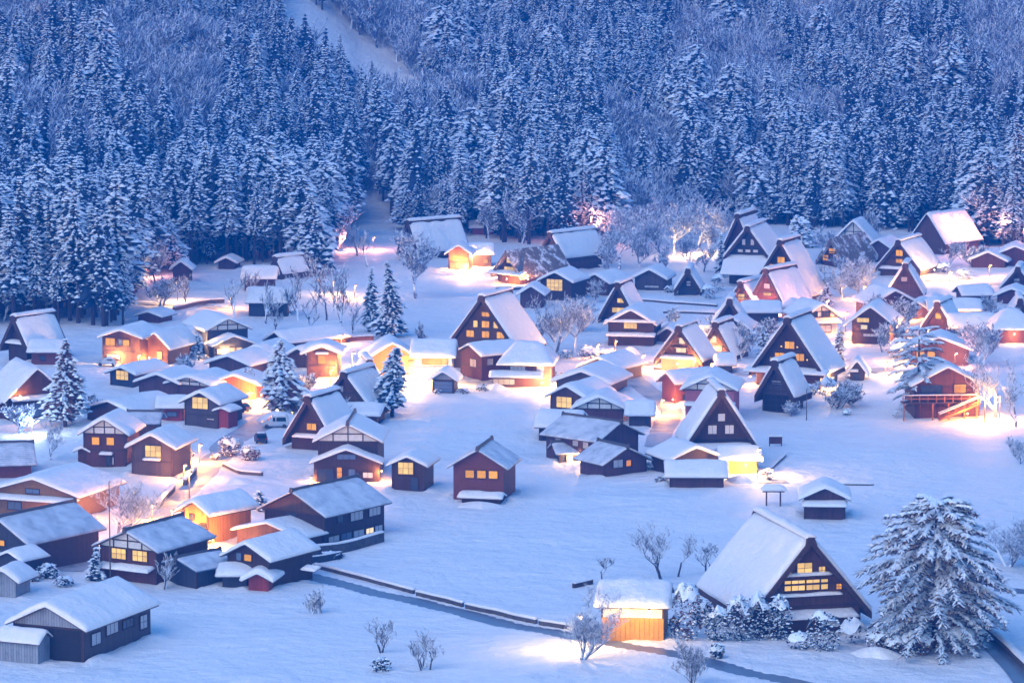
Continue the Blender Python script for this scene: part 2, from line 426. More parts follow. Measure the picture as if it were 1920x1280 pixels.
def volume(root, T, W, y0, L, he, hr, wall, roof, ov, og, rt, ts, hip=0.0, sub='', gable_in=0.0, wallname='wall', roofname='roof', snow_in=0.0):
    """walls and a pitched roof with snow; ridge along +y from y0 to y0+L; T maps into the house frame"""
    _seed[0] += 1
    hw = W / 2; sl = (hr - he) / hw
    ze = he - sl * ov
    mb = MB(); z0 = -0.9
    g0, g1 = y0 + gable_in, y0 + L - gable_in
    lo = lambda x: he - 0.02
    if hip <= 0:
        pent = [(-hw, z0), (hw, z0), (hw, he), (0, hr - 0.03), (-hw, he)]
    else: pent = [(-hw, z0), (hw, z0), (hw, he), (-hw, he)]
    n = len(pent); k = mb.mi(wall)
    mb.v += [T((x, g0, z)) for x, z in pent] + [T((x, g1, z)) for x, z in pent]
    mb.f += [tuple(range(n)), tuple(range(2 * n - 1, n - 1, -1))]; mb.m += [k, k]
    for i in range(n):
        j = (i + 1) % n; mb.f.append((i, n + i, n + j, j)); mb.m.append(k)
    mb.obj(wallname, root)
    # roof slab
    ya, yb = y0 - og, y0 + L + og; ey = hip
    full = hw + ov
    def P(a, b):                                   # a across 0..1, b along 0..1
        x = (a - 0.5) * 2 * full; y = ya + (yb - ya) * b
        d = math.sqrt(x * x + 0.03) ; z = hr - sl * d
        if hip > 0:
            dy = min(max(min(y - ya, yb - y), -0.3), hip); z = min(z, ze + (hr - ze) * dy / hip)
        return T((x, y, z + rt))
    mb = MB()
    if hip <= 0:
        dz = rt * math.sqrt(1 + sl * sl) * 0.0 + rt
        sec = [(-full, ze), (0, hr), (full, ze), (full, ze + dz), (0, hr + dz), (-full, ze + dz)]
        k = mb.mi(roof); mb.v += [T((x, ya, z)) for x, z in sec] + [T((x, yb, z)) for x, z in sec]
        mb.f += [(0, 1, 4, 5), (1, 2, 3, 4), (11, 10, 7, 6), (10, 9, 8, 7)]; mb.m += [k] * 4
        for i in range(6):
            j = (i + 1) % 6; mb.f.append((i, 6 + i, 6 + j, j)); mb.m.append(k)
    else:
        z = ze; h2 = hip
        b4 = [(-full, ya, z), (full, ya, z), (full, yb, z), (-full, yb, z)]
        t4 = [(x, y, z + rt) for x, y, z in b4]; r1, r2 = (0, ya + h2, hr + rt), (0, yb - h2, hr + rt)
        mb.face([T(p) for p in reversed(b4)], roof)
        for i in range(4):
            j = (i + 1) % 4; mb.face([T(b4[i]), T(b4[j]), T(t4[j]), T(t4[i])], roof)
        mb.face([T(p) for p in (t4[0], t4[1], r1)], roof); mb.face([T(p) for p in (t4[1], t4[2], r2, r1)], roof)
        mb.face([T(p) for p in (t4[2], t4[3], r2)], roof); mb.face([T(p) for p in (t4[3], t4[0], r1, r2)], roof)
    ro = mb.obj(roofname, root)
    if ts > 0:
        slope_len = full * math.sqrt(1 + sl * sl)
        o = T((0, 0, 0))
        def up(a, b):
            s = max(-1.0, min(1.0, (a - 0.5) * 9)) * sl
            nv = Vector((s * 0.75, 0, 1)).normalized(); q = Vector(T(tuple(nv))) - Vector(o); return q
        na = 14; nb = max(6, min(18, int((yb - ya) / 0.8)))
        ins = snow_in / (yb - ya)
        P2 = lambda a, b: P(a, ins + (1 - 2 * ins) * b)
        snow_sheet(P2, up, ts, na, nb, 2 * slope_len, yb - ya, _seed[0], 'snow_thin' if ts < 0.3 else 'snow').obj('roof_snow', ro, True)
    if hip <= 0 and 0 < ts < 0.36 and rt < 0.3:                  # tiled ridge with end tiles showing above the thin snow
        zr = hr + rt; t_ = ts + 0.16
        mb = MB(); mb.hexa([T(p) for p in ((-0.2, ya, zr - 0.1), (0.2, ya, zr - 0.1), (0.2, yb, zr - 0.1), (-0.2, yb, zr - 0.1), (-0.13, ya, zr + t_), (0.13, ya, zr + t_), (0.13, yb, zr + t_), (-0.13, yb, zr + t_))], 'roof_tile'); mb.obj('ridge_tile', ro)
        for yy in (ya - 0.12, yb - 0.10):
            mb = MB(); mb.hexa([T(p) for p in ((-0.3, yy, zr - 0.15), (0.3, yy, zr - 0.15), (0.3, yy + 0.22, zr - 0.15), (-0.3, yy + 0.22, zr - 0.15), (-0.16, yy, zr + t_ + 0.12), (0.16, yy, zr + t_ + 0.12), (0.16, yy + 0.22, zr + t_ + 0.12), (-0.16, yy + 0.22, zr + t_ + 0.12))], 'roof_tile'); mb.obj('ridge_end', ro)
    return ro

GLASS = dict(amber='glow_amber', cream='glow_cream', orange='glow_orange', white='glow_white', dark='glass_dark', blue='glass_blue', paper='paper_white', open='interior_shade', pale='glass_pale')
_wcache = {}
def window(root, x, z, w, h, kind, y=-0.03, rz=0.0, grid=None, frame='timber'):
    """window frame with bars; every pane a sub-part. faces -y of the house frame turned by rz about (x, y)"""
    nx, ny = grid or (max(1, min(4, round(w / 0.9))), max(1, min(3, round(h / 0.9))))
    key = (round(w, 2), round(h, 2), nx, ny, frame)
    b, m = 0.09, 0.05
    cw, ch = (w - m * (nx - 1)) / nx, (h - m * (ny - 1)) / ny
    if key not in _wcache:
        mb = MB(); d0, d1 = -0.10, 0.02
        mb.box(-w / 2 - b, w / 2 + b, d0, d1, h / 2, h / 2 + b, frame); mb.box(-w / 2 - b, w / 2 + b, d0 - 0.04, d1, -h / 2 - b, -h / 2, frame)
        mb.box(-w / 2 - b, -w / 2, d0, d1, -h / 2, h / 2, frame); mb.box(w / 2, w / 2 + b, d0, d1, -h / 2, h / 2, frame)
        for i in range(1, nx):
            c = -w / 2 + i * (cw + m) - m / 2; mb.box(c - m / 2, c + m / 2, d0 + 0.04, d1, -h / 2, h / 2, frame)
        for j in range(1, ny):
            c = -h / 2 + j * (ch + m) - m / 2; mb.box(-w / 2, w / 2, d0 + 0.05, d1 - 0.002, c - m / 2, c + m / 2, frame)
        _wcache[key] = mb.mesh('window')
    o = link('window', _wcache[key], root); o.location = (x, y, z); o.rotation_euler = (0, 0, rz)
    pk = key[2:4] + (round(cw, 2), round(ch, 2), kind)
    if pk not in _wcache:
        mb = MB(); mb.box(-cw / 2, cw / 2, -0.035, 0.015, -ch / 2, ch / 2, GLASS[kind]); _wcache[pk] = mb.mesh('pane')
    for i in range(nx):
        for j in range(ny):
            p = link('pane', _wcache[pk], o); p.location = (-w / 2 + cw / 2 + i * (cw + m), 0, -h / 2 + ch / 2 + j * (ch + m))
    return o
def pent_roof(root, x, y, z, w, dep, drop, ts=0.4, roof='timber', name='pent_roof', dirn=-1):
    """lean-to roof along a wall, snow on top; falls away from the wall towards -y"""
    _seed[0] += 1
    mb = MB(); t = 0.12
    mb.hexa([(x - w / 2, y - dep, z), (x + w / 2, y - dep, z), (x + w / 2, y, z + drop), (x - w / 2, y, z + drop),
             (x - w / 2, y - dep, z + t), (x + w / 2, y - dep, z + t), (x + w / 2, y, z + drop + t), (x - w / 2, y, z + drop + t)], roof)
    o = mb.obj(name, root)
    if ts > 0:
        P = lambda a, b: (x - w / 2 + w * a, y - dep + dep * b, z + drop * b + t)
        snow_sheet(P, lambda a, b: UP, ts, max(4, min(12, int(w / 0.9))), 4, w, math.hypot(dep, drop), _seed[0]).obj('roof_snow', o, True)
    return o
def lamp(root, x, y, z, power, col=(1.0, 0.56, 0.20), r=0.12, name='porch_lamp'):
    """small lantern: bracket, hood and glowing bulb, with its light"""
    mb = MB(); mb.box(x - 0.04, x + 0.04, y, y + 0.35, z + 0.28, z + 0.34, 'timber'); mb.box(x - 0.16, x + 0.16, y - 0.16, y + 0.16, z + 0.2, z + 0.28, 'timber')
    o = mb.obj(name, root)
    mb = MB(); mb.tube([(x, y, z - 0.1), (x, y, z - 0.05), (x, y, z + 0.12), (x, y, z + 0.2)], [0.05, 0.13, 0.13, 0.08], 'bulb', 6); mb.obj('bulb', o)
    ld = bpy.data.lights.new('lamp_light', 'POINT'); ld.energy = watts(power); ld.color = col; ld.shadow_soft_size = r
    lo = link('lamp_light', ld, o); lo.location = (x, y - 0.05, z - 0.25)
HOUSES = {}
def house(px, py, w, he, hr, L, yaw=0, label='', wall='dark', roof='tile', broad=False, wins=(), swins=(), pents=(), subs=(), lamps=(),
          ov=None, og=None, ts=None, hip=0.0, gable=None, style=None, name=None, cat='house', gx=None):
    x, y, z, s = ground(px, py)
    c = math.cos(R(yaw)); m = lambda p: p / s
    W = m(w) / (c if not broad else c); heM, hrM = m(he), m(hr)
    g = style == 'gassho'
    root = empty(name or ('farmhouse' if g else 'house'), (x, y, z), -R(yaw))
    tag(root, label, cat, 'steep thatched farmhouses of the village' if g else 'snow-covered houses of the village' if cat == 'house' else 'small outbuildings of the village')
    wm = wall if wall.startswith(('plaster', 'metal', 'board')) else 'wood_' + wall
    roofm = {'tile': 'roof_tile', 'thatch': 'thatch', 'patchy': 'thatch_patchy', 'metal': 'metal_blue', 'wood': 'timber'}[roof if not (g and roof == 'tile') else 'thatch']
    ov = ov if ov is not None else (1.0 if g else 0.75); og = og if og is not None else (1.25 if g else 0.7)
    ts = ts if ts is not None else (0.50 if g else 0.52); rt = 0.75 if g else 0.16
    if g:
        W = max(W - 1.2, W * 0.8); ov = min(ov, heM * 0.3 + 0.4); rt = 0.46 * math.sqrt(1 + ((hrM - heM) / (W / 2)) ** 2)
    hrM -= (rt * 0.8 + ts * 0.6 + 0.15) if g else rt + ts * 0.7; hrM = max(hrM, heM + 0.4)
    if broad:
        T = lambda p: (p[1] - W / 2, L / 2 - p[0], p[2])
        volume(root, T, L, 0, W, heM, hrM, wm, roofm, ov, og, rt, ts, hip)
    else:
        volume(root, lambda p: p, W, 0, L, heM, hrM, wm, roofm, ov, og, rt, ts, hip, snow_in=0.35 if g else 0.0)
        if g and ts > 0:                             # bundled ridge cap standing out of the roof snow
            zr = hrM + rt; _seed[0] += 1
            mb = MB(); mb.hexa([(-0.7, -og - 0.06, zr - 0.7), (0.7, -og - 0.06, zr - 0.7), (0.7, L + og + 0.06, zr - 0.7), (-0.7, L + og + 0.06, zr - 0.7), (-0.36, -og - 0.06, zr + 0.22), (0.36, -og - 0.06, zr + 0.22), (0.36, L + og + 0.06, zr + 0.22), (-0.36, L + og + 0.06, zr + 0.22)], 'thatch')
            rc = mb.obj('ridge_cap', root)
            snow_sheet(lambda a, b: (-0.62 + 1.24 * a, -og + 0.15 + (L + 2 * og - 0.3) * b, zr + 0.10 + 0.16 * (1 - abs(2 * a - 1))), lambda a, b: UP, 0.5, 4, max(6, int(L * 1.2)), 1.25, L + 2 * og, _seed[0]).obj('ridge_snow', rc, True)
        if g:                                        # floor beams across the thatched gable
            for q in (0.06, 0.40):
                zz = heM + (hrM - heM) * q; hw = W / 2 * (1 - q) - 0.25
                mb = MB(); mb.box(-hw, hw, -0.16, 0.0, zz - 0.12, zz + 0.1, 'timber'); mb.obj('floor_beam', root)
        if gable:                                    # pale panel under the gable with dark framing
            sl = (hrM - heM) / (W / 2); hw = W / 2 - 0.15; z1 = heM - 0.1
            mb = MB(); mb.face([(-hw, -0.05, z1), (hw, -0.05, z1), (hw, -0.05, heM + sl * 0.05), (0, -0.05, hrM - sl * 0.15), (-hw, -0.05, heM + sl * 0.05)], gable); mb.obj('gable_panel', root)
            mb = MB(); mb.box(-hw, hw, -0.14, -0.02, z1 - 0.2, z1, 'timber'); mb.obj('gable_beam', root)
            if gable == 'plaster_white' and W > 6:
                for fx in (-0.5, -0.25, 0, 0.25, 0.5):
                    xx = fx * W; mb = MB(); mb.box(xx - 0.08, xx + 0.08, -0.12, -0.02, z1, heM + sl * (W / 2 - abs(xx)) - 0.2, 'timber')
                    if abs(fx) < 0.5: mb.obj('gable_post', root)
                q = heM + (hrM - heM) * 0.42; hw2 = W / 2 * 0.55; mb = MB(); mb.box(-hw2, hw2, -0.115, -0.025, q - 0.08, q + 0.08, 'timber'); mb.obj('gable_beam', root)
    yf = 0.0
    for sb in subs:      # (dx px, w px, he px, hr px, depth m, wall, roof[, y0 offset m, side])
        dx, sw, she, shr, dep, swall, sroof = sb[:7]; yo = sb[7] if len(sb) > 7 else 0.0; ridge = sb[8] if len(sb) > 8 else 'y'
        swm = swall if swall.startswith(('plaster', 'metal', 'board')) else 'wood_' + swall
        srm = {'tile': 'roof_tile', 'metal': 'metal_blue', 'wood': 'timber'}[sroof]
        sx = m(dx) / c; SW = m(sw) / c; h1, h2 = m(she), max(m(shr) - 0.55, m(she) + 0.35)
        if ridge == 'y':
            volume(root, lambda p: (p[0] + sx, p[1], p[2]), SW, -dep + yo, dep - 0.02, h1, h2, swm, srm, 0.55, 0.5, 0.14, 0.42, wallname='annex_wall', roofname='annex_roof')
        else:
            volume(root, lambda p: (p[1] - SW / 2 + sx, -p[0] - dep / 2 + yo, p[2]), dep, 0, SW, h1, h2, swm, srm, 0.45, 0.4, 0.14, 0.42, wallname='annex_wall', roofname='annex_roof')
    for wd in wins:      # (dx px, z px, w px, h px, kind[, y offset m, grid])
        dx, wz, ww, wh, kd = wd[:5]; yo = wd[5] if len(wd) > 5 else 0.0; gr = wd[6] if len(wd) > 6 else None
        window(root, m(dx) / c, m(wz), m(ww) / c, m(wh), kd, -0.04 + yo - (0.06 if gable and wz > he - 4 else 0), 0, gr)
    sgn = 1
    for sw in swins:     # (side, along m, z px, w m, h px, kind)
        side, al, wz, ww, wh, kd = sw[:6]
        xs = (W / 2 + 0.04) * side
        window(root, xs, m(wz), ww, m(wh), kd, al, R(90) * side)
    for pe in pents:     # (z px, w px, depth m, drop px[, dx px, y offset])
        pz, pw, dep, drop = pe[:4]; dx = pe[4] if len(pe) > 4 else 0; yo = pe[5] if len(pe) > 5 else 0.0
        pent_roof(root, m(dx) / c, yo + 0.02, m(pz), m(pw) / c, dep, m(drop))
    for lm in lamps:     # (dx px, z px, power, y offset[, colour])
        dx, lz, pw, yo = lm[:4]
        lamp(root, m(dx) / c, -0.45 - yo, m(lz), pw, *lm[4:5])
    FOOTPRINTS.append((x, y, -R(yaw), -W / 2, W / 2, 0.0, L))
    if not wall.startswith(('plaster', 'metal')) and W > 3.2:      # dark corner posts and a floor beam on the front
        for sx in (-1, 1):
            mb = MB(); xx = sx * (W / 2 - 0.06); mb.box(xx - 0.11, xx + 0.11, -0.07, 0.1, -0.9, heM - 0.05, 'timber'); mb.obj('corner_post', root)
        if heM > 3.4:
            mb = MB(); mb.box(-W / 2 + 0.05, W / 2 - 0.05, -0.06, -0.002, heM * 0.5 - 0.1, heM * 0.5 + 0.1, 'timber'); mb.obj('floor_beam', root)
    return root, s, W
def gassho(*a, **k):
    a = list(a)
    if 550 < a[1] < 1000 and a[5] > 7: a[5] *= 0.7            # the thatched houses are short along the ridge
    return house(*a, style='gassho', **k)
# ---------------------------------------------------------------- the village, house by house (photograph pixels, metres for depth, degrees for turn)
OR = (1.0, 0.38, 0.07); PK = (1.0, 0.34, 0.20); CR = (1.0, 0.52, 0.16)
# --- left side, upper rows
gassho(34, 678, 46, 36, 88, 11, 38, 'thatched barn at the far left edge below the cedar grove', wall='dark', pents=[(34, 44, 1.0, 4)], ts=0.5)
house(84, 684, 50, 26, 44, 6, 0, 'pinkish annex with flat snowy roof beside the far left thatched barn', broad=True, wall='plaster_red', wins=[(-4, 13, 11, 8, 'dark')])
house(228, 684, 72, 52, 70, 10, 15, 'dark two-storey house with two amber upper windows and bright ground floor', wall='brown',
      wins=[(-21, 43, 18, 14, 'amber'), (9, 42, 13, 11, 'amber'), (-20, 17, 16, 6, 'white'), (-7, 14, 8, 8, 'white'), (-1, 43, 8, 12, 'blue')], lamps=[(-8, 19, 260, 0.6, CR)])
house(292, 682, 48, 34, 64, 10, 22, 'house with orange-lit front wall right of the amber-windowed house', wall='brown', lamps=[(-4, 14, 130, 1.2, OR)], wins=[(8, 17, 9, 14, 'cream')])
house(326, 669, 46, 28, 52, 9, 25, 'dark gabled house with snow ledge left of the lamp glow', wall='purple', pents=[(19, 48, 1.3, 3)])
house(280, 605, 42, 13, 25, 5, 22, 'little red-brown shed at the lamplit bend below the cedars', wall='red', name='shed', cat='shed')
house(230, 725, 48, 26, 42, 9, 30, 'low blue-grey house with one cream window below the parked car', wall='blue', wins=[(0, 22, 24, 17, 'cream')])
house(297, 746, 74, 30, 50, 9, 22, 'plain brown gabled house between two snowy roofs, no windows lit', wall='purple')
house(356, 748, 80, 28, 47, 9, 25, 'purple-walled house with white gable panel', wall='purple', gable='plaster_white')
house(207, 792, 92, 22, 46, 11, 36, 'low house with dark gable under a broad sagging snow roof', wall='dark')
house(268, 824, 50, 34, 50, 5, 4, 'brown lean-to with bare blue corrugated metal roof', broad=True, wall='brown', roof='metal', ts=0.06, name='shed', cat='shed')
house(322, 789, 44, 27, 45, 5, 0, 'dark red shed with small blue window beside the lit-window house', broad=True, wall='crimson', wins=[(0, 13, 18, 8, 'blue')], name='shed', cat='shed')
house(378, 801, 64, 48, 72, 8, 24, 'grey boarded house with large cream window facing the road bend', wall='grey', wins=[(-2, 46, 30, 21, 'cream', 0, (3, 2)), (18, 17, 14, 2, 'paper')], subs=[(40, 22, 34, 44, 3.0, 'crimson', 'tile', 3.2)])
house(70, 784, 104, 40, 100, 11, -24, 'tall snow-roofed house with blue tarpaulin skirt at the left edge', wall='dark', pents=[(36, 96, 1.6, 5)], wins=[(-12, 16, 60, 24, 'blue', 0, (4, 1))], lamps=[(-34, 46, 90, 0.8, OR)])
house(6, 786, 26, 24, 38, 4, 0, 'tiny red shack with snow cap at the left border', wall='red', name='shed', cat='shed')
house(16, 896, 84, 28, 60, 8, -12, 'house at left border with bare grey roof slope and pink side', broad=True, wall='plaster_red', ts=0.2)
house(427, 666, 72, 50, 74, 11, -24, 'large blue-grey house with stepped double gable and lit ground floor', wall='blue', gable='plaster_white',
      subs=[(0, 70, 24, 45, 3.0, 'blue', 'tile')], wins=[(-24, 13, 12, 9, 'white', -3.0), (-2, 15, 8, 7, 'white', -3.0), (10, 15, 10, 7, 'white', -3.0)], lamps=[(-58, 34, 260, -1.0, CR), (-14, 17, 200, 3.2, CR)])
house(430, 706, 76, 24, 44, 9, 25, 'low brown house with dark gable behind the orange-lit one', wall='purple', wins=[(28, 10, 16, 8, 'pale')])
house(440, 748, 84, 29, 50, 7, 14, 'orange-lit gabled house left of the snow-laden tree', wall='orange', lamps=[(34, 16, 190, 1.8, OR), (58, 14, 260, 1.6, OR)])
house(482, 690, 58, 24, 47, 9, 22, 'house with bluish roof mostly hidden behind a snowy tree', wall='brown')
house(520, 656, 36, 18, 38, 14, 48, 'long low house with small dark gable end facing left', wall='dark')
house(604, 708, 56, 47, 66, 6, 4, 'tall narrow storehouse with thick snow hat and one yellow window', wall='brown', ts=0.8, ov=1.0, wins=[(0, 34, 14, 15, 'amber')], pents=[(44, 24, 0.6, 2)], lamps=[(24, 22, 500, 1.2, OR)], name='storehouse', cat='storehouse')
gassho(583, 844, 86, 28, 105, 11, 24, 'small thatched farmhouse with one amber window beside the parked van', wall='dark', wins=[(2, 46, 18, 14, 'amber'), (-3, 84, 3, 6, 'paper'), (4, 84, 3, 6, 'paper')], pents=[(24, 60, 1.0, 3)])
gassho(650, 786, 86, 32, 92, 11, 25, 'thatched farmhouse with pale blue gable window left of the round conifer', wall='brown', wins=[(-10, 56, 9, 14, 'pale')])
house(674, 800, 66, 24, 42, 5, 12, 'red-brown annex under snow in front of the pale-windowed thatched house', broad=True, wall='red', wins=[(16, 10, 14, 6, 'paper')], name='annex', cat='annex')
gassho(692, 734, 44, 16, 62, 8, -10, 'narrow thatched gable with two stacked yellow windows behind conifer', wall='brown', wins=[(-2, 37, 9, 13, 'amber'), (-2, 20, 14, 13, 'cream')], lamps=[(4, 14, 350, 1.0, CR)])
house(736, 704, 96, 30, 66, 9, -6, 'wide hip-roofed house with small red-brown gable above the round conifer', wall='light', lamps=[(40, 14, 900, 0.8, CR)], wins=[(36, 22, 12, 9, 'amber')])
# --- left side, lower rows
house(197, 876, 80, 66, 98, 8, 9, 'dark red house with white gable and two amber windows', wall='red', gable='plaster_white',
      wins=[(-17, 50, 14, 14, 'amber'), (11, 50, 14, 14, 'amber'), (8, 13, 10, 18, 'dark'), (14, 13, 6, 14, 'pale')], subs=[(-44, 18, 30, 40, 3.0, 'red', 'tile', 3.4)], pents=[(24, 24, 0.7, 2, 4)])
house(286, 892, 78, 56, 84, 8, 14, 'grey boarded house with one large cream window beside the road lamp', wall='grey', wins=[(2, 47, 30, 21, 'cream', 0, (3, 2))], pents=[(29, 32, 0.5, 1)])
house(66, 970, 166, 46, 80, 12, 22, 'broad ochre house under an enormous smooth snow roof at left', wall='plaster_ochre', pents=[(34, 176, 1.8, 4)],
      wins=[(-40, 20, 26, 14, 'blue'), (50, 20, 24, 14, 'blue'), (-4, 50, 26, 8, 'blue')], lamps=[(78, 26, 260, 0.8, OR)])
house(2, 1066, 112, 58, 100, 13, 36, 'dark blue house with small yellow window and broad roof slope at left border', wall='blue', ts=0.28,
      wins=[(4, 50, 10, 10, 'amber')], pents=[(24, 90, 1.2, 3)], subs=[(66, 44, 38, 58, 4, 'blue', 'tile')])
house(241, 1090, 112, 66, 100, 11, 30, 'brown two-storey house with half-timbered gable and two cream windows', wall='red', gable='plaster_white', ts=0.26,
      wins=[(-18, 52, 28, 20, 'cream', 0, (3, 2)), (24, 52, 29, 20, 'cream', 0, (3, 2))], pents=[(24, 104, 1.5, 5)], swins=[(1, 3, 54, 1.4, 12, 'dark')])
house(338, 1098, 66, 38, 56, 6, 42, 'low blue-grey annex right of the two-window brown house', wall='blue', ts=0.18, roof='metal', name='annex', cat='annex')
barn = house(92, 1236, 138, 66, 112, 15, 24, 'large foreground barn with smooth snow roof and dark open front', wall='grey', ts=0.62, gable='metal_sheet', name='barn', cat='barn',
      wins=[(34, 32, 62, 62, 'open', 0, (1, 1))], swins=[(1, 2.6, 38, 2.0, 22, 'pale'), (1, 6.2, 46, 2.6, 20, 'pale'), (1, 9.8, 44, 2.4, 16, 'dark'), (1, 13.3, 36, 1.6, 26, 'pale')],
      subs=[(-36, 78, 42, 66, 2.6, 'metal_sheet', 'tile', 0, 'x')])
house(8, 1120, 46, 36, 60, 4, 18, 'pale corrugated shed cut by the left border', wall='metal_sheet', name='shed', cat='shed')
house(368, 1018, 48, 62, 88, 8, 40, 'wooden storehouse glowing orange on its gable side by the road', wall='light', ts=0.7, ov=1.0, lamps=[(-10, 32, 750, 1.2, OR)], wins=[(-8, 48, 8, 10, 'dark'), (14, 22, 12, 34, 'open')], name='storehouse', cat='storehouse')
house(553, 1026, 116, 70, 110, 12.5, 36, 'large dark house with timbered gable and bright glazed ground floor', wall='dark', ts=0.22, gable='wood_brown',
      wins=[(-6, 62, 20, 8, 'dark')], swins=[(1, 3.2, 56, 1.2, 14, 'dark'), (1, 6.6, 54, 2.6, 16, 'pale'), (1, 10.4, 56, 2.4, 18, 'pale'), (1, 1.8, 14, 2.2, 24, 'pale'), (1, 4.4, 14, 2.2, 24, 'blue'), (1, 7.0, 14, 2.2, 24, 'pale'), (1, 9.3, 15, 1.6, 20, 'white'), (1, 11.2, 14, 1.6, 24, 'pale')],
      subs=[(-8, 124, 34, 62, 4.5, 'brown', 'tile')])
HB, HS, HW = house(466, 1100, 80, 58, 90, 9, 33, 'dark house with one small yellow window above a snowy lean-to', wall='dark', wins=[(0, 56, 14, 12, 'amber'), (-18, 56, 10, 14, 'blue')], swins=[(1, 5.5, 58, 1.6, 12, 'pale')], pents=[(26, 26, 1.2, 4, 70, 6.0)])
house(440, 1102, 46, 26, 44, 3.5, 0, 'dark low lean-to beside the crimson arched shed', broad=True, wall='blue', name='shed', cat='shed')
house(485, 1108, 38, 24, 44, 4.5, 12, 'small crimson shed with rounded snow cap', wall='crimson', ts=0.7, name='shed', cat='shed')
house(653, 898, 112, 74, 108, 10, 3, 'two-storey house with stacked double gables and one orange doorway', wall='dark', gable='plaster_white', ts=0.35,
      subs=[(0, 122, 37, 68, 2.6, 'dark', 'tile')], wins=[(-13, 15, 9, 26, 'orange', -2.6, (1, 3)), (-40, 14, 30, 22, 'dark', -2.6, (4, 1)), (10, 18, 12, 14, 'blue', -2.6), (40, 14, 18, 10, 'paper', -2.6), (0, 48, 34, 9, 'blue', -2.62, (3, 1))], lamps=[(66, 22, 90, 2.4, OR), (-66, 8, 45, 2.4, OR)])
house(765, 920, 60, 50, 70, 6, 12, 'small dark house with a single large cream window in open snow', wall='dark', wins=[(-4, 43, 28, 22, 'cream', 0, (3, 2)), (12, 14, 14, 24, 'dark')], ts=0.4)
house(897, 938, 94, 66, 100, 8, 12, 'red-brown house with three amber windows standing alone in open snow', wall='plaster_red', ts=0.26, wins=[(-16, 50, 16, 14, 'amber'), (6, 50, 16, 14, 'amber'), (28, 50, 16, 14, 'amber')], subs=[(10, 72, 10, 20, 1.8, 'dark', 'tile', 0, 'x')])
# --- middle
house(812, 718, 70, 52, 80, 7, 2, 'warmly lit house with wide red-brown glazed front', broad=True, wall='plaster_white', wins=[(-2, 43, 36, 14, 'orange', 0, (4, 2)), (22, 43, 10, 12, 'cream')], lamps=[(-30, 20, 1500, 1.4, CR), (30, 18, 650, 1.2, CR), (4, 30, 320, 2.0, OR)], pents=[(24, 68, 1.4, 4)])
gassho(907, 694, 130, 46, 143, 14, 24, 'large central thatched farmhouse with seven amber gable windows', wall='dark',
       wins=[(4, 106, 14, 8, 'amber'), (-15, 86, 8, 14, 'cream'), (4, 86, 14, 14, 'amber'), (23, 86, 8, 14, 'cream'), (-25, 68, 14, 12, 'amber'), (4, 68, 14, 12, 'amber'), (32, 68, 14, 12, 'amber')], lamps=[(66, 32, 320, 1.4, OR)])
house(884, 709, 40, 48, 68, 8, 56, 'red-brown wing with snowy roof in front of the central thatched farmhouse', wall='red', wins=[(4, 30, 12, 14, 'pale')], swins=[(1, 1.6, 34, 1.2, 12, 'pale'), (1, 4.6, 36, 1.1, 13, 'pale'), (1, 6.2, 36, 1.1, 13, 'pale')], name='wing', cat='annex')
house(985, 726, 92, 46, 82, 9, 6, 'red-brown house with hipped snow roof beside brilliant lamp', broad=True, wall='red', hip=3.0, wins=[(-14, 34, 28, 12, 'pale', 0, (4, 1)), (28, 36, 14, 12, 'pale'), (-40, 10, 40, 10, 'pale', 0, (4, 1))], pents=[(20, 100, 2.0, 8, -16)], lamps=[(34, 14, 1500, 2.4, CR), (52, 12, 900, 2.2, CR)])
house(831, 737, 40, 27, 46, 5, 7, 'small kiosk with blue shutter and snow cap at the field edge', wall='blue', gable='metal_sheet', wins=[(0, 12, 34, 20, 'blue', 0, (1, 3))], name='kiosk', cat='kiosk')
gassho(772, 486, 36, 20, 74, 12, 52, 'thatched farmhouse broadside on against the dark wood, upper centre', wall='grey', pents=[(18, 40, 1.0, 3)], swins=[(1, 6, 12, 4, 8, 'pale')])
house(860, 506, 38, 32, 50, 5, 9, 'glowing orange hut on lit posts near the wood', wall='orange', lamps=[(0, 20, 160, 1.0, OR), (14, 9, 260, 0.8, CR)], wins=[(0, 8, 32, 10, 'cream', 0, (3, 1))], name='hut', cat='hut')
house(902, 500, 38, 26, 44, 5, 0, 'brown shed right of the floodlight with small orange window', broad=True, wall='brown', lamps=[(-14, 26, 850, 1.6, CR)], wins=[(8, 10, 9, 7, 'orange')], name='shed', cat='shed')
gassho(955, 532, 50, 22, 64, 14, 42, 'thatched farmhouse with patchy grey roof and lit porch, upper centre', wall='brown', roof='patchy', ts=0.0, pents=[(18, 64, 1.8, 5)], wins=[(0, 44, 9, 9, 'cream'), (0, 29, 18, 6, 'cream')], lamps=[(10, 12, 260, 2.0, OR), (44, 14, 420, 1.0, OR)])
gassho(1037, 508, 46, 30, 74, 12, 44, 'thatched house with plain brown gable and snow ledge, upper centre', wall='brown', pents=[(25, 44, 1.2, 4)], swins=[(1, 4, 24, 2.4, 8, 'orange')])
house(1042, 564, 56, 38, 58, 8, 22, 'purple-brown house with bright cream window above bare trees', wall='dark', wins=[(-2, 30, 29, 21, 'cream', 0, (4, 3))])
house(996, 578, 40, 28, 46, 6, 8, 'plain purple shed left of the cream-windowed house', wall='purple', name='shed', cat='shed')
house(1118, 554, 44, 26, 44, 8, 30, 'low brown house with snow roof left of the thatched gable', wall='brown')
house(1218, 545, 54, 24, 44, 8, 14, 'dark boarded house beside the snowy bushes, upper centre right', wall='grey', wins=[(4, 8, 26, 4, 'pale', 0, (3, 1))])
gassho(1290, 554, 44, 12, 52, 6, 8, 'tiny dark thatched hut with one white window', wall='blue', wins=[(1, 23, 7, 8, 'paper')], name='thatched_hut', cat='hut')
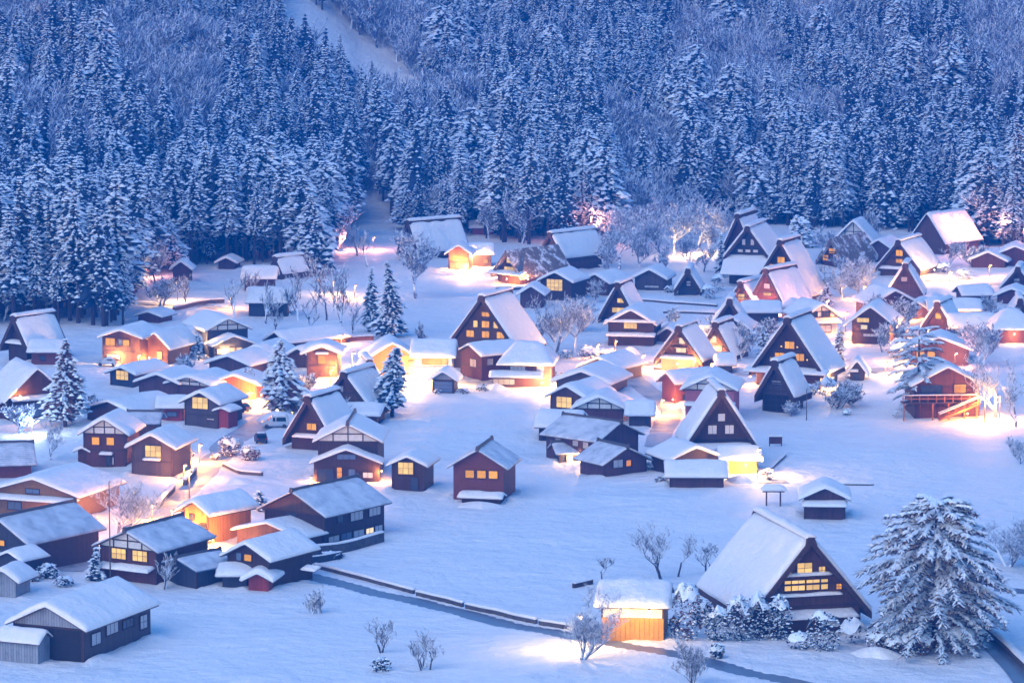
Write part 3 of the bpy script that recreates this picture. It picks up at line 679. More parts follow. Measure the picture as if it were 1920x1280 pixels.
gassho(1160, 606, 66, 14, 78, 9, 18, 'thatched gable with two cream windows behind the double-roofed house', wall='red', wins=[(4, 43, 13, 8, 'cream'), (0, 25, 24, 9, 'cream')])
house(1183, 648, 84, 42, 72, 9, 11, 'dark double-roofed house with one cream window in the centre', wall='dark', wins=[(-1, 41, 24, 17, 'cream', 0, (4, 2))], pents=[(18, 92, 1.4, 4), (44, 96, 0.8, 2)])
gassho(1275, 696, 80, 26, 88, 9, 22, 'thatched farmhouse with two glowing cream windows and lit porch', wall='brown', wins=[(4, 58, 11, 11, 'white'), (2, 41, 18, 10, 'white')], pents=[(24, 86, 1.0, 3)], lamps=[(2, 17, 520, 1.4, CR), (-34, 12, 120, 1.0, CR)])
gassho(1344, 678, 60, 16, 76, 9, 22, 'orange-lit thatched gable just right of the twin cream windows', wall='brown', wins=[(-8, 42, 14, 12, 'white'), (2, 24, 14, 12, 'white')], lamps=[(-20, 12, 650, 1.6, CR), (-4, 30, 160, 1.0, OR)])
house(1360, 700, 26, 18, 36, 4, 0, 'tiny kiosk with lattice door and thick snow cap', broad=True, wall='brown', ts=0.8, wins=[(0, 9, 20, 14, 'dark', 0, (4, 1))], name='kiosk', cat='kiosk')
# --- right, upper rows
gassho(1402, 534, 78, 56, 112, 13, 17, 'dark thatched house with white gable patches above a broad snow skirt roof', wall='blue', pents=[(22, 84, 4.5, 32)], wins=[(-8, 80, 6, 12, 'paper'), (8, 80, 6, 12, 'paper'), (-14, 64, 9, 5, 'paper'), (0, 64, 9, 5, 'paper'), (14, 64, 9, 5, 'paper')])
gassho(1464, 566, 108, 20, 118, 12, 24, 'large thatched farmhouse with scattered amber windows, upper right', wall='dark', wins=[(0, 79, 13, 11, 'amber'), (-18, 66, 9, 9, 'amber'), (18, 64, 8, 10, 'amber'), (27, 47, 12, 12, 'amber'), (-30, 40, 10, 10, 'amber')])
gassho(1440, 586, 66, 16, 84, 13, 34, 'pink-lit thatched house with two small pale windows', wall='red', wins=[(-2, 50, 10, 9, 'pale'), (-1, 36, 14, 7, 'cream')], pents=[(13, 66, 1.0, 4)], lamps=[(22, 8, 600, 1.4, PK)], swins=[(1, 3, 8, 4, 10, 'orange')])
gassho(1392, 584, 52, 14, 58, 11, 27, 'orange-tinged thatched gable at the front of the upper right cluster', wall='red', wins=[(-2, 28, 12, 10, 'cream')], lamps=[(8, 10, 160, 1.2, OR)])
gassho(1561, 500, 46, 15, 55, 13, 34, 'thatched house with three amber windows in a triangle and patchy roof', wall='red', roof='patchy', ts=0.0, wins=[(-1, 30, 11, 9, 'amber'), (-12, 16, 10, 10, 'amber'), (9, 16, 10, 10, 'amber')])
house(1600, 470, 62, 22, 60, 7, 18, 'temple-like roof with small pale gable against the trees', wall='grey', gable='plaster_white', ov=1.6, og=1.0, name='hall', cat='hall')
house(1648, 492, 50, 24, 46, 8, 24, 'plain purple house between the thatched gables at upper right', wall='purple')
gassho(1686, 518, 76, 16, 70, 11, 26, 'thatched house with two stacked bright yellow windows', wall='brown', wins=[(0, 44, 12, 11, 'amber'), (0, 30, 12, 9, 'amber')], pents=[(13, 80, 0.9, 3)], lamps=[(58, 14, 350, -2.0, CR)])
house(1740, 476, 56, 28, 80, 13, 42, 'tall boarded barn with steep snow roof under red-lit trees', wall='brown', ts=0.4, swins=[(1, 8, 14, 1.0, 20, 'pale')], name='barn', cat='barn')
gassho(1697, 562, 66, 12, 70, 8, 10, 'purple thatched gable with one white window and orange lamplit side', wall='purple', wins=[(-2, 39, 11, 8, 'pale')], lamps=[(-40, 20, 700, 0.4, OR)])
house(1853, 502, 60, 14, 33, 8, 18, 'low brown house with snow roof by the upper right lane', wall='red')
house(1903, 500, 50, 26, 42, 8, 10, 'brown house at right border under the red-lit trees', wall='red')
gassho(1908, 552, 62, 12, 54, 9, 12, 'thatched gable with white window at the right border', wall='red', wins=[(-2, 26, 10, 8, 'pale')])
house(1897, 570, 52, 16, 33, 7, 14, 'small brown gabled house below the right border thatched gable', wall='red')
house(1676, 602, 80, 34, 62, 9, -16, 'red-brown house with layered snowy roofs left of the lane', wall='red', pents=[(24, 84, 1.4, 4)], lamps=[(30, 14, 60, 1.2, OR)])
house(1632, 646, 68, 44, 76, 10, 13, 'three-storey dark house with scattered small lit windows', wall='dark', ov=1.3, wins=[(-14, 46, 22, 8, 'cream', 0, (4, 1)), (-12, 33, 12, 8, 'white'), (22, 17, 14, 8, 'white'), (0, 18, 26, 5, 'pale', 0, (4, 1))], swins=[(1, 2, 42, 1.5, 10, 'cream')], lamps=[(-52, 22, 320, 0.2, OR)])
house(1540, 626, 60, 34, 60, 9, -18, 'white half-timbered house with dark windows', wall='plaster_white', gable='plaster_white', wins=[(-14, 38, 11, 9, 'dark'), (8, 38, 16, 10, 'dark', 0, (3, 2)), (-4, 10, 44, 12, 'paper', 0, (4, 1))], pents=[(20, 66, 1.0, 3)])
house(1428, 606, 62, 22, 40, 6, 0, 'low dark house below the pink-lit thatched house', broad=True, wall='purple', wins=[(8, 10, 20, 8, 'dark')])
gassho(1368, 618, 60, 12, 60, 8, 8, 'thatched gable with one lamplit snow slope facing left', wall='dark', lamps=[(-44, 16, 240, -2.0, CR)])
house(1376, 636, 50, 22, 42, 7, 14, 'small dark house behind the orange-lit thatched gable', wall='blue', pents=[(18, 52, 0.8, 2)], wins=[(4, 8, 18, 8, 'dark')])
gassho(1478, 726, 128, 34, 134, 14, 22, 'big dark thatched farmhouse with three amber windows and porch light', wall='dark',
       wins=[(2, 80, 17, 13, 'amber'), (-16, 58, 17, 13, 'amber'), (20, 58, 17, 13, 'amber'), (-13, 77, 3, 3, 'cream'), (16, 77, 3, 3, 'cream'), (-32, 54, 3, 3, 'cream'), (34, 54, 3, 3, 'cream')],
       pents=[(28, 150, 2.0, 7)], lamps=[(76, 20, 420, -1.5, CR), (-66, 18, 60, 0.5, OR)], swins=[(1, 2.6, 16, 2.4, 14, 'cream'), (1, 6.6, 16, 2.4, 14, 'white')])
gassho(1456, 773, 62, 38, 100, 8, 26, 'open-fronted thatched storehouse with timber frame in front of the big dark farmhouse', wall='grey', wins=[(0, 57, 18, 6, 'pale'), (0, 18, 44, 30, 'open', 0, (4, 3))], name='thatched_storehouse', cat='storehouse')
house(1607, 714, 26, 20, 44, 4, 8, 'tiny lone wooden shed in the snow right of the bushes', wall='grey', ts=0.55, wins=[(-1, 8, 10, 10, 'dark')], pents=[(17, 20, 0.6, 2, -8)], name='shed', cat='shed')
gassho(1759, 626, 52, 14, 62, 9, 22, 'thatched gable with a single amber window near the right', wall='red', wins=[(0, 34, 10, 10, 'amber')])
house(1790, 604, 90, 24, 42, 6, 0, 'long house with orange wall under snow eaves at right', broad=True, wall='orange', lamps=[(-8, 16, 60, 1.2, OR), (26, 16, 60, 1.2, OR)])
house(1824, 634, 78, 22, 45, 6, 0, 'long pinkish house with a row of pale windows at right', broad=True, wall='plaster_red', wins=[(-24, 11, 18, 10, 'pale'), (0, 11, 18, 10, 'pale'), (24, 11, 18, 10, 'pale')])
house(1900, 644, 72, 30, 62, 8, 0, 'red-brown house with hipped roof and small lamp at right border', broad=True, wall='plaster_red', hip=3.0, lamps=[(0, 20, 40, 0.8, CR)])
gassho(1912, 604, 36, 12, 46, 7, 5, 'small thatched peak at the right border behind the hipped roof', wall='red')
house(1760, 684, 108, 30, 56, 9, 8, 'broad brown house with lit windows half hidden by the pine', wall='brown', wins=[(-34, 18, 14, 12, 'amber'), (-14, 20, 14, 10, 'amber')], lamps=[(-76, 30, 300, 0.0, OR)])
# --- right, middle rows
house(1254, 753, 24, 40, 60, 8, 56, 'orange-lit two-storey house with snow roof at the road fork', wall='plaster_red', lamps=[(20, 10, 150, 1.0, OR)], swins=[(1, 2, 28, 1.2, 12, 'dark'), (1, 2, 8, 1.2, 12, 'dark'), (1, 5, 20, 2.0, 26, 'orange')])
house(1330, 790, 90, 62, 90, 9, 9, 'pink plaster house behind the steep white-windowed farmhouse', wall='plaster_pink', gable='plaster_white', pents=[(30, 94, 1.2, 4)])
gassho(1350, 872, 124, 46, 146, 12, -5, 'steep thatched farmhouse with three white paper windows', wall='dark', wins=[(2, 91, 13, 14, 'paper', 0, (1, 1)), (-15, 68, 16, 16, 'paper', 0, (2, 1)), (17, 68, 16, 16, 'paper', 0, (2, 1))], pents=[(32, 126, 2.0, 7)], ts=0.6)
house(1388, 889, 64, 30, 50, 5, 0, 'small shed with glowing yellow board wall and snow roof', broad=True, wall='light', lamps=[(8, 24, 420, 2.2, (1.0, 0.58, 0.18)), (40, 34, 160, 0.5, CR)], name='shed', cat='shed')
house(1302, 892, 88, 34, 60, 7, -22, 'dark gabled house with pink lamp left of the steep white-windowed farmhouse', wall='dark')
house(1306, 914, 100, 24, 48, 5, 2, 'long low dark shed with thick snow roof facing the open field', broad=True, wall='purple', name='shed', cat='shed')
house(1158, 864, 78, 46, 76, 10, -48, 'two-storey purple house with plain gable end and grey snow roof', wall='purple', ts=0.22, swins=[(-1, 2.2, 34, 1.1, 12, 'pale'), (-1, 4.2, 36, 1.1, 12, 'pale'), (-1, 7.6, 38, 1.1, 12, 'pale')])
house(1172, 889, 80, 26, 54, 6, -34, 'single-storey wing with mauve window below the purple two-storey house', wall='purple', ts=0.22, wins=[(-14, 22, 18, 14, 'pale'), (6, 21, 9, 11, 'orange')], name='wing', cat='annex')
house(1082, 868, 66, 22, 38, 4, -14, 'low glazed porch with bright lamp left of the purple house', broad=True, wall='blue', ts=0.25, lamps=[(6, 12, 300, 1.0, CR)], wins=[(-14, 11, 12, 14, 'pale'), (6, 11, 20, 12, 'white')], name='porch', cat='annex')
house(1064, 778, 62, 36, 60, 9, 28, 'house with large cream window facing the open snow field', wall='brown', wins=[(-6, 24, 28, 20, 'cream', 0, (3, 2))])
house(1124, 790, 88, 26, 52, 8, 9, 'red-brown house with white gable triangle', wall='red', gable='plaster_white')
house(1046, 828, 70, 30, 56, 7, 10, 'open-sided shed with blue boards and snow roof at the field edge', broad=True, wall='blue', wins=[(-8, 14, 44, 20, 'open', 0, (2, 2))], name='shed', cat='shed')
house(1092, 742, 96, 26, 52, 10, 20, 'long house under unbroken snow with dark rim', wall='grey', ts=0.6)
house(1124, 712, 64, 24, 46, 9, 30, 'house with brown end wall above the long snow-covered roof', wall='brown')
house(1200, 800, 40, 26, 48, 4, 2, 'small grey shed in front of the warm road', broad=True, wall='grey', wins=[(12, 12, 6, 10, 'dark')], name='shed', cat='shed')
house(1546, 974, 76, 42, 68, 6, 4, 'lone dark shed with snow ledge in the field above the steep roof', wall='purple', ts=0.6, pents=[(27, 82, 1.6, 6)], name='shed', cat='shed')
# --- foreground right
gassho(1513, 1186, 222, 44, 188, 17, -15, 'nearest thatched farmhouse with rows of cream windows in its brown gable', wall='brown', ts=0.66,
       wins=[(-6, 124, 28, 20, 'cream', 0, (2, 2)), (-38, 118, 12, 15, 'cream', 0, (2, 2)), (27, 118, 12, 15, 'cream', 0, (2, 2)), (-38, 92, 12, 19, 'cream', 0, (1, 2)), (-18, 92, 25, 19, 'cream', 0, (2, 2)), (10, 92, 25, 19, 'cream', 0, (2, 2)), (32, 92, 13, 19, 'cream', 0, (1, 2)), (60, 86, 10, 10, 'amber', 0, (2, 2))],
       pents=[(108, 92, 0.35, 1, -2), (70, 130, 0.5, 1), (32, 168, 2.2, 7, 4)])
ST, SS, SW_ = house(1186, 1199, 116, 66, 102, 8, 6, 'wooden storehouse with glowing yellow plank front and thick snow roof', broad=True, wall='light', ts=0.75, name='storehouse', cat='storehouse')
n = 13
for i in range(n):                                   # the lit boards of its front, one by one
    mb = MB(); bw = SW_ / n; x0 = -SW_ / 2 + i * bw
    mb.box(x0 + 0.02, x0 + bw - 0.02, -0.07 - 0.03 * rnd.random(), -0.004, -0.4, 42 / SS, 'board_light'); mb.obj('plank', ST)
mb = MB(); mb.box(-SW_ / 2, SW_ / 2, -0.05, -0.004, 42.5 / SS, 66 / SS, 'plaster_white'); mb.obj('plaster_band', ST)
lamp(ST, -1.2, -1.5, 60 / SS, 14, (1.0, 0.54, 0.12)); lamp(ST, 2.0, -1.5, 60 / SS, 14, (1.0, 0.54, 0.12))  # lamps added under the eave to light the boards evenly

# --- the clearing below the wood and gaps between the farmhouses
house(340, 530, 30, 28, 44, 4, 4, 'small red-brown hut with snow slab above the clearing lamp', wall='red', name='hut', cat='hut')
house(486, 546, 54, 26, 46, 6, 0, 'dark shed with chimney in the clearing below the wood', broad=True, wall='dark', name='shed', cat='shed')
gassho(522, 524, 24, 12, 44, 6, 42, 'tiny blue thatched hut behind the clearing shed', wall='blue', name='thatched_hut', cat='hut')
house(503, 594, 72, 30, 54, 6, 2, 'dark open shed behind slim frosted trees', broad=True, wall='blue', wins=[(12, 14, 34, 18, 'open', 0, (2, 1))], name='shed', cat='shed')
house(425, 505, 30, 14, 26, 5, 10, 'low dark roof at the edge of the left wood', wall='dark', name='shed', cat='shed')
house(905, 440, 40, 14, 26, 5, 0, 'dark red hut between the trunks of the wood', broad=True, wall='crimson', name='hut', cat='hut')
house(1328, 424, 36, 12, 28, 5, 8, 'small flat snow roof at the foot of the wood above the thicket', wall='grey', name='shed', cat='shed')
house(1108, 486, 32, 20, 38, 6, 20, 'dark little house right of the plain brown thatched gable', wall='blue')
gassho(1384, 512, 60, 40, 112, 10, 20, 'reddish thatched roof peeping out behind the dark skirt-roofed farmhouse', wall='red')
house(1752, 584, 52, 14, 30, 6, 4, 'low red gable just above the long orange-walled house', wall='red')
house(1252, 642, 36, 14, 32, 6, 12, 'small brown gable behind the two-cream-window thatched house', wall='brown', lamps=[(-20, 10, 120, 0.8, OR)])
house(1500, 600, 40, 20, 36, 6, -10, 'small blue-grey house between the pink thatched and half-timbered houses', wall='blue')
house(1720, 600, 40, 20, 38, 7, 14, 'dark little house left of the single amber-window gable', wall='purple')
house(1832, 566, 50, 14, 30, 6, -8, 'low snow-roofed shed below the bright upper right lane', broad=True, wall='purple', name='shed', cat='shed')
house(560, 690, 44, 22, 42, 7, 18, 'snow-roofed house between the broad conifer and the narrow storehouse', wall='brown')
house(40, 742, 44, 22, 40, 6, 10, 'small dark house behind the blue tarpaulin house', wall='dark')
build_terrain()
# ---------------------------------------------------------------- trees
def conifer(seed, H=18.0, Rm=2.7, base=0.22, dens=1.0, shape=0.85, snowy=1.0, needles='needles', droop=0.5, lump=1.0):
    r = random.Random(seed); tr = MB(); cr = MB()
    lean = (r.uniform(-0.9, 0.9), r.uniform(-0.9, 0.9)); bald = r.random() * 6.28
    ax = lambda t: (lean[0] * t * t, lean[1] * t * t)
    tr.tube([(*ax(t), -0.6 if t == 0 else H * t) for t in (0, 0.3, 0.6, 0.97)], [0.34, 0.26, 0.15, 0.03], 'bark', 6)
    nl = int(30 * dens)
    for i in range(nl):
        t = (i + r.random()) / nl; z = H * (base + (1 - base) * t)
        rad = Rm * ((1 - t) ** shape) * (0.55 + 0.75 * r.random()) + 0.22
        if t < 0.12: rad *= 0.6 + 3.3 * t
        nb = max(4, int((4 + 6 * (1 - t)) * dens)); a0 = r.random() * 6.28
        cx, cy = ax(base + (1 - base) * t)
        for j in range(nb):
            a = a0 + 6.283 * j / nb + r.uniform(-0.45, 0.45); L = rad * r.uniform(0.5, 1.2) * (0.82 + 0.22 * math.cos(a - bald + 3 * t))
            ca, sa = math.cos(a), math.sin(a); dr = droop * r.uniform(0.6, 1.4)
            pts = []
            for q in (0.12, 0.5, 0.8, 1.0):
                d = L * q; pts.append((cx + ca * d, cy + sa * d, z + 0.12 * L * q - dr * L * q * q))
            w = [0.16, 0.42, 0.36, 0.06]
            k = cr.mi(needles); n0 = len(cr.v)
            for p, ww in zip(pts, w):
                ww *= r.uniform(0.7, 1.3) * (0.55 + 0.25 * L)
                cr.v += [(p[0] - sa * ww, p[1] + ca * ww, p[2] - 0.55 * ww), p, (p[0] + sa * ww, p[1] - ca * ww, p[2] - 0.55 * ww)]
            for s in range(3):
                for h in range(2):
                    b = n0 + s * 3 + h; cr.f.append((b, b + 1, b + 4, b + 3)); cr.m.append(k)
            if r.random() < 0.9 * snowy:
                for q in ((1, 0.62), (2, 0.72), (3, 0.55)) if L > 1.0 else ((2, 0.7),):
                    if r.random() < 0.80 * snowy:
                        p = pts[q[0]]; e = q[1] * lump * r.uniform(0.7, 1.25) * (0.45 + 0.2 * L)
                        cr.lump((p[0] + r.uniform(-.1, .1), p[1] + r.uniform(-.1, .1), p[2] + 0.05), e, e * 0.62, e * 0.42, 'snow_tree', r, a)
    return tr, cr
def bare_tree(seed, H=10.0, spread=0.6, levels=5, mat='bark_snowy', trunk=0.22, twig=0.028, kids=3, sides=4, multi=1, up=0.35):
    r = random.Random(seed); tr = MB(); cr = MB()
    def grow(p, d, L, rad, lv):
        mb = tr if lv == 0 else cr
        n = 3; pts = [p]; q = Vector(p); dd = Vector(d)
        for i in range(n):
            dd = (dd + Vector((r.uniform(-1, 1), r.uniform(-1, 1), r.uniform(-0.6, 0.9))) * 0.16 + Vector((0, 0, up * 0.12))).normalized()
            q = q + dd * (L / n); pts.append(tuple(q))
        r1 = max(rad * 0.62, twig * 0.7)
        mb.tube(pts, [rad + (r1 - rad) * i / n for i in range(n + 1)], mat if lv else ('bark_bare' if mat == 'bark_bare' else mat), sides if lv < 3 else 3, False)
        if lv >= levels: return
        m = kids + (1 if r.random() < 0.5 else 0)
        for i in range(m):
            t = r.uniform(0.35, 1.0) if i < m - 1 else 1.0
            s = pts[min(n, int(t * n))]
            side = Vector((r.uniform(-1, 1), r.uniform(-1, 1), r.uniform(-0.15, 0.6))).normalized()
            nd = (dd * (1 - spread) + side * spread + Vector((0, 0, up * 0.3))).normalized()
            grow(s, nd, L * r.uniform(0.58, 0.82), max(r1 * r.uniform(0.55, 0.8), twig), lv + 1)
    for k in range(multi):
        d = Vector((r.uniform(-0.12, 0.12), r.uniform(-0.12, 0.12), 1)) if multi == 1 else Vector((r.uniform(-0.6, 0.6), r.uniform(-0.6, 0.6), 1))
        grow((r.uniform(-.1, .1) * multi, r.uniform(-.1, .1) * multi, -0.4), d.normalized(), H * (0.34 if multi == 1 else 0.3), trunk, 0)
    zs = [v[2] for v in cr.v] or [H]; k = H / max(zs)
    for mb in (tr, cr): mb.v = [(x * k, y * k, z * k if z > 0 else z) for x, y, z in mb.v]
    return tr, cr
def bush(seed, Rr=1.2, h=1.6, n=160, needles='needles', cap=1.0, spots=1.0):
    r = random.Random(seed); mb = MB(); sn = MB()
    for i in range(n):
        a = r.random() * 6.283; t = r.random() ** 0.6; ph = r.random()
        rr = Rr * math.sqrt(1 - (2 * ph - 1) ** 2 * 0.8) * t; z = h * ph * 0.95
        c = Vector((math.cos(a) * rr, math.sin(a) * rr, z)); e = r.uniform(0.09, 0.22)
        u = Vector((r.uniform(-1, 1), r.uniform(-1, 1), r.uniform(-1, 1))).normalized() * e; w = Vector((r.uniform(-1, 1), r.uniform(-1, 1), r.uniform(-1, 1))).normalized() * e
        mb.face([c - u - w * 0.4, c + u * 0.8 - w * 0.5, c + u + w * 0.5, c - u * 0.7 + w * 0.6], needles)
        if r.random() < 0.36 * spots: mb.lump((c.x * 1.03, c.y * 1.03, c.z + 0.08), e * 1.2, e * 0.9, e * 0.7, 'snow_tree', r, a)
    if True:                                      # lumpy snow draped over the top
        k = sn.mi('snow_tree'); n0 = len(sn.v); rows = 7; cols = 16; ox = r.random() * 80
        for i in range(rows + 1):
            f = i / rows
            for j in range(cols):
                t = 6.283 * j / cols; ct, st = math.cos(t), math.sin(t)
                q = min(0.985, f * 0.78 * cap ** 0.5 * (1 + 0.75 * vn(ct * 1.4 + ox, st * 1.4 + ox)))
                lump = vn(ct * q * 2.8 + ox, st * q * 2.8) * 0.22 + vn(ct * q * 6 + ox, st * q * 6) * 0.10
                sn.v.append((ct * q * Rr, st * q * Rr, h * (0.52 + 0.42 * (1 - q ** 3) + lump)))
        for i in range(rows):
            for j in range(cols):
                sn.f.append((n0 + i * cols + j, n0 + (i + 1) * cols + j, n0 + (i + 1) * cols + (j + 1) % cols, n0 + i * cols + (j + 1) % cols)); sn.m.append(k)
    return mb, sn
def place(name, meshes, loc, sc, rz, label, cat, group=None):
    root = empty(name, loc, rz); root.scale = (sc, sc, sc) if not isinstance(sc, tuple) else sc
    tag(root, label, cat, group)
    for nm, me in meshes:
        if me is not None: link(nm, me, root)
    return root

# mesh prototypes
CON = []
for i in range(7):
    t, c = conifer(20 + i, 18, 2.75 + 0.3 * (i % 3), 0.22 + 0.07 * (i % 3), 1.35, 0.60 + 0.12 * (i % 3), snowy=(1.0, 0.8, 1.0, 0.7, 1.1, 0.9, 0.95)[i], lump=0.96, droop=(0.5, 0.6, 0.45, 0.75, 0.4, 0.55, 0.65)[i])
    CON.append((t, c, t.mesh('trunk'), c.mesh('crown')))
for i in range(3):                                  # broad, round-crowned ones heavy with snow
    t, c = conifer(40 + i, 18, 4.6 + 0.5 * i, 0.16, 1.35, 0.36, 1.1, 'needles', 0.4, 1.15)
    CON.append((t, c, t.mesh('trunk'), c.mesh('crown')))
BARE = []
for i in range(5):
    t, c = bare_tree(50 + i, 10, 0.55 + 0.05 * (i % 3), 4, 'bark_frost', 0.16, 0.045, 4, 4)
    BARE.append((t, c, t.mesh('trunk'), c.mesh('crown')))

# ---- the wood on the mountain
EDGE = [(-300, 612), (0, 610), (130, 612), (232, 612), (252, 560), (262, 522), (330, 508), (450, 496), (560, 500), (590, 496), (650, 466), (664, 398), (700, 372), (735, 408), (760, 436), (900, 450), (1000, 460), (1060, 458), (1120, 448), (1200, 438), (1330, 412), (1400, 420), (1470, 424), (1560, 430), (1640, 420), (1700, 440), (1760, 420), (1830, 462), (1920, 474), (2300, 480)]
CUT = [(522, -60), (580, 0), (640, 60), (730, 110), (800, 165), (812, 195), (790, 198), (700, 150), (630, 122), (560, 80), (528, 40)]
BAREZ = [[(180, 30), (300, 40), (420, 60), (420, 200), (330, 230), (230, 190)], [(1750, -80), (2300, -80), (2300, 260), (1920, 250), (1850, 150)], [(1270, 20), (1440, 60), (1480, 190), (1360, 210), (1280, 150)],
         [(560, -40), (760, -20), (800, 130), (650, 60)], [(1150, 250), (1250, 260), (1290, 400), (1180, 420)], [(-200, -60), (120, -60), (150, 60), (-200, 60)], [(1480, -40), (1560, -40), (1600, 60), (1500, 60)], [(800, 130), (900, 150), (880, 240), (800, 230)]]
def inside(p, poly):
    x, y = p; c = False; n = len(poly)
    for i in range(n):
        (x1, y1), (x2, y2) = poly[i], poly[i - 1]
        if (y1 > y) != (y2 > y) and x < (x2 - x1) * (y - y1) / (y2 - y1) + x1: c = not c
    return c
_eu = [e[0] for e in EDGE]; _ev = [e[1] for e in EDGE]
fr = random.Random(11); singles = []; mass_c = []; mass_b = []
step = 4.2; y = 620.0; spots = []
while y < 1130:
    x = -0.165 * y - 12
    while x < 0.165 * y + 12:
        spots.append((x + fr.uniform(-2.1, 2.1), y + fr.uniform(-2.1, 2.1))); x += step
    y += step
_sz = terrain(np.array([q[0] for q in spots]), np.array([q[1] for q in spots])).tolist()
for (px_, py_), z in zip(spots, _sz):
    if True:
        u, v, zc = project(px_, py_, z)
        ev = float(np.interp(u, _eu, _ev))
        if v > ev: continue
        d_edge = ev - v
        s_px = F / zc
        zone = any(inside((u, v - 60), b) for b in BAREZ) or (vn(px_ / 26.0, py_ / 26.0 + 40) > 0.30 and d_edge > 60)
        hh = fr.choice((fr.uniform(9, 15), fr.uniform(14, 21), fr.uniform(15, 24))) * (1.0 + 0.12 * (d_edge < 60)) * (1 - 0.30 * min(1, max(0, (330 - v) / 330)))
        if u < 260: hh *= 1.1
        hpx = hh * s_px
        cut = any(inside((u, v - q), CUT) for q in np.linspace(0, hpx * 0.5, 4))
        if cut:
            if fr.random() < 0.25 and u > 600 and not inside((u, v), CUT): mass_b.append((px_, py_, z, fr.uniform(0.25, 0.45)))
            continue
        if zone and fr.random() < 0.93:
            mass_b.append((px_, py_, z, fr.uniform(1.0, 1.6))); mass_b.append((px_ + fr.uniform(-2, 2), py_ + fr.uniform(0.5, 2.5), z + 0.4, fr.uniform(0.8, 1.4)))
            continue
        if fr.random() < 0.08: mass_b.append((px_, py_, z, fr.uniform(0.9, 1.5))); continue
        if vn(px_ / 9.0 + 70, py_ / 9.0) > 0.34: continue
        rec = (px_, py_, z, hh / 18.0, d_edge - hh, u, v)
        (singles if -60 < u < 1980 else mass_c).append(rec)
singles.sort(key=lambda r_: r_[4]); front, rest = singles[:296], singles[296:]
mass_c += rest
LANDMARKS = [(10, 'at the far left border'), (60, 'behind the far left thatched barn'), (120, 'in the middle of the left grove'), (180, 'left of the small red-brown shed'), (235, 'at the right end of the left grove'), (290, 'behind the pink-lit bare tree'), (340, 'behind the red-brown clearing hut'), (425, 'behind the low dark roof'),
    (490, 'behind the clearing shed'), (540, 'by the arching frosted tree'), (600, 'behind the large pale conifer'), (655, 'left of the snowy gap in the wood'), (735, 'right of the snowy gap in the wood'), (790, 'behind the broadside thatched farmhouse'), (860, 'behind the glowing orange hut'), (905, 'around the dark red hut'), (960, 'behind the patchy thatched farmhouse'),
    (1037, 'behind the plain brown thatched gable'), (1108, 'beside the red-lit conifer'), (1170, 'behind the left part of the pale thicket'), (1240, 'behind the arching frosted tree of the thicket'), (1328, 'behind the small flat snow roof'), (1400, 'behind the dark skirt-roofed farmhouse'), (1464, 'behind the scattered-window farmhouse'), (1520, 'behind the squat conifer'),
    (1561, 'behind the three amber windows'), (1610, 'behind the temple-like roof'), (1686, 'behind the stacked yellow windows'), (1740, 'behind the tall boarded barn'), (1810, 'right of the tall boarded barn'), (1860, 'behind the low brown house at right'), (1915, 'at the far right border')]
for px_, py_, z, sc, _, u, v in front:
    k = fr.choice((0, 1, 2, 3, 4, 5, 6, 0, 1, 2, 3, 4, 5, 6, 0, 2, 4, 7, 8, 9)); q = sc * fr.uniform(0.92, 1.12)
    where0 = 'tall snow-dusted cedar in the grove at the far left' if u < 262 else 'snow-dusted cedar at the edge of the wood behind the left clearing' if u < 660 else 'snow-dusted cedar at the foot of the wood behind the central houses' if u < 1340 else 'snow-dusted cedar at the foot of the wood behind the right-hand farmhouses'
    mark = min(LANDMARKS, key=lambda q_: abs(q_[0] - u))[1]; row = 'front-row' if _ < 8 else 'second-row' if _ < 22 else 'back-row'
    size = 'tall' if sc > 1.02 else 'short' if sc < 0.75 else 'middling'
    where = '%s %s snowy cedar %s' % (size, row, mark)
    place('cedar_tree', [('trunk', CON[k][2]), ('crown', CON[k][3])], (px_, py_, z), (q, q, sc), fr.random() * 6.28, where, 'tree', 'cedars along the edge of the wood')
def proto_collection(name, protos):
    col = bpy.data.collections.new(name)
    for i, (t, c, *_r) in enumerate(protos):
        mb = MB()
        for src in (t, c):
            o = len(mb.v); mb.v += src.v
            mp = [mb.mi(q) for q in src.mats]
            mb.f += [tuple(o + a for a in f) for f in src.f]; mb.m += [mp[a] for a in src.m]
        col.objects.link(bpy.data.objects.new('%s_%02d' % (name, i), mb.mesh(name)))
    return col
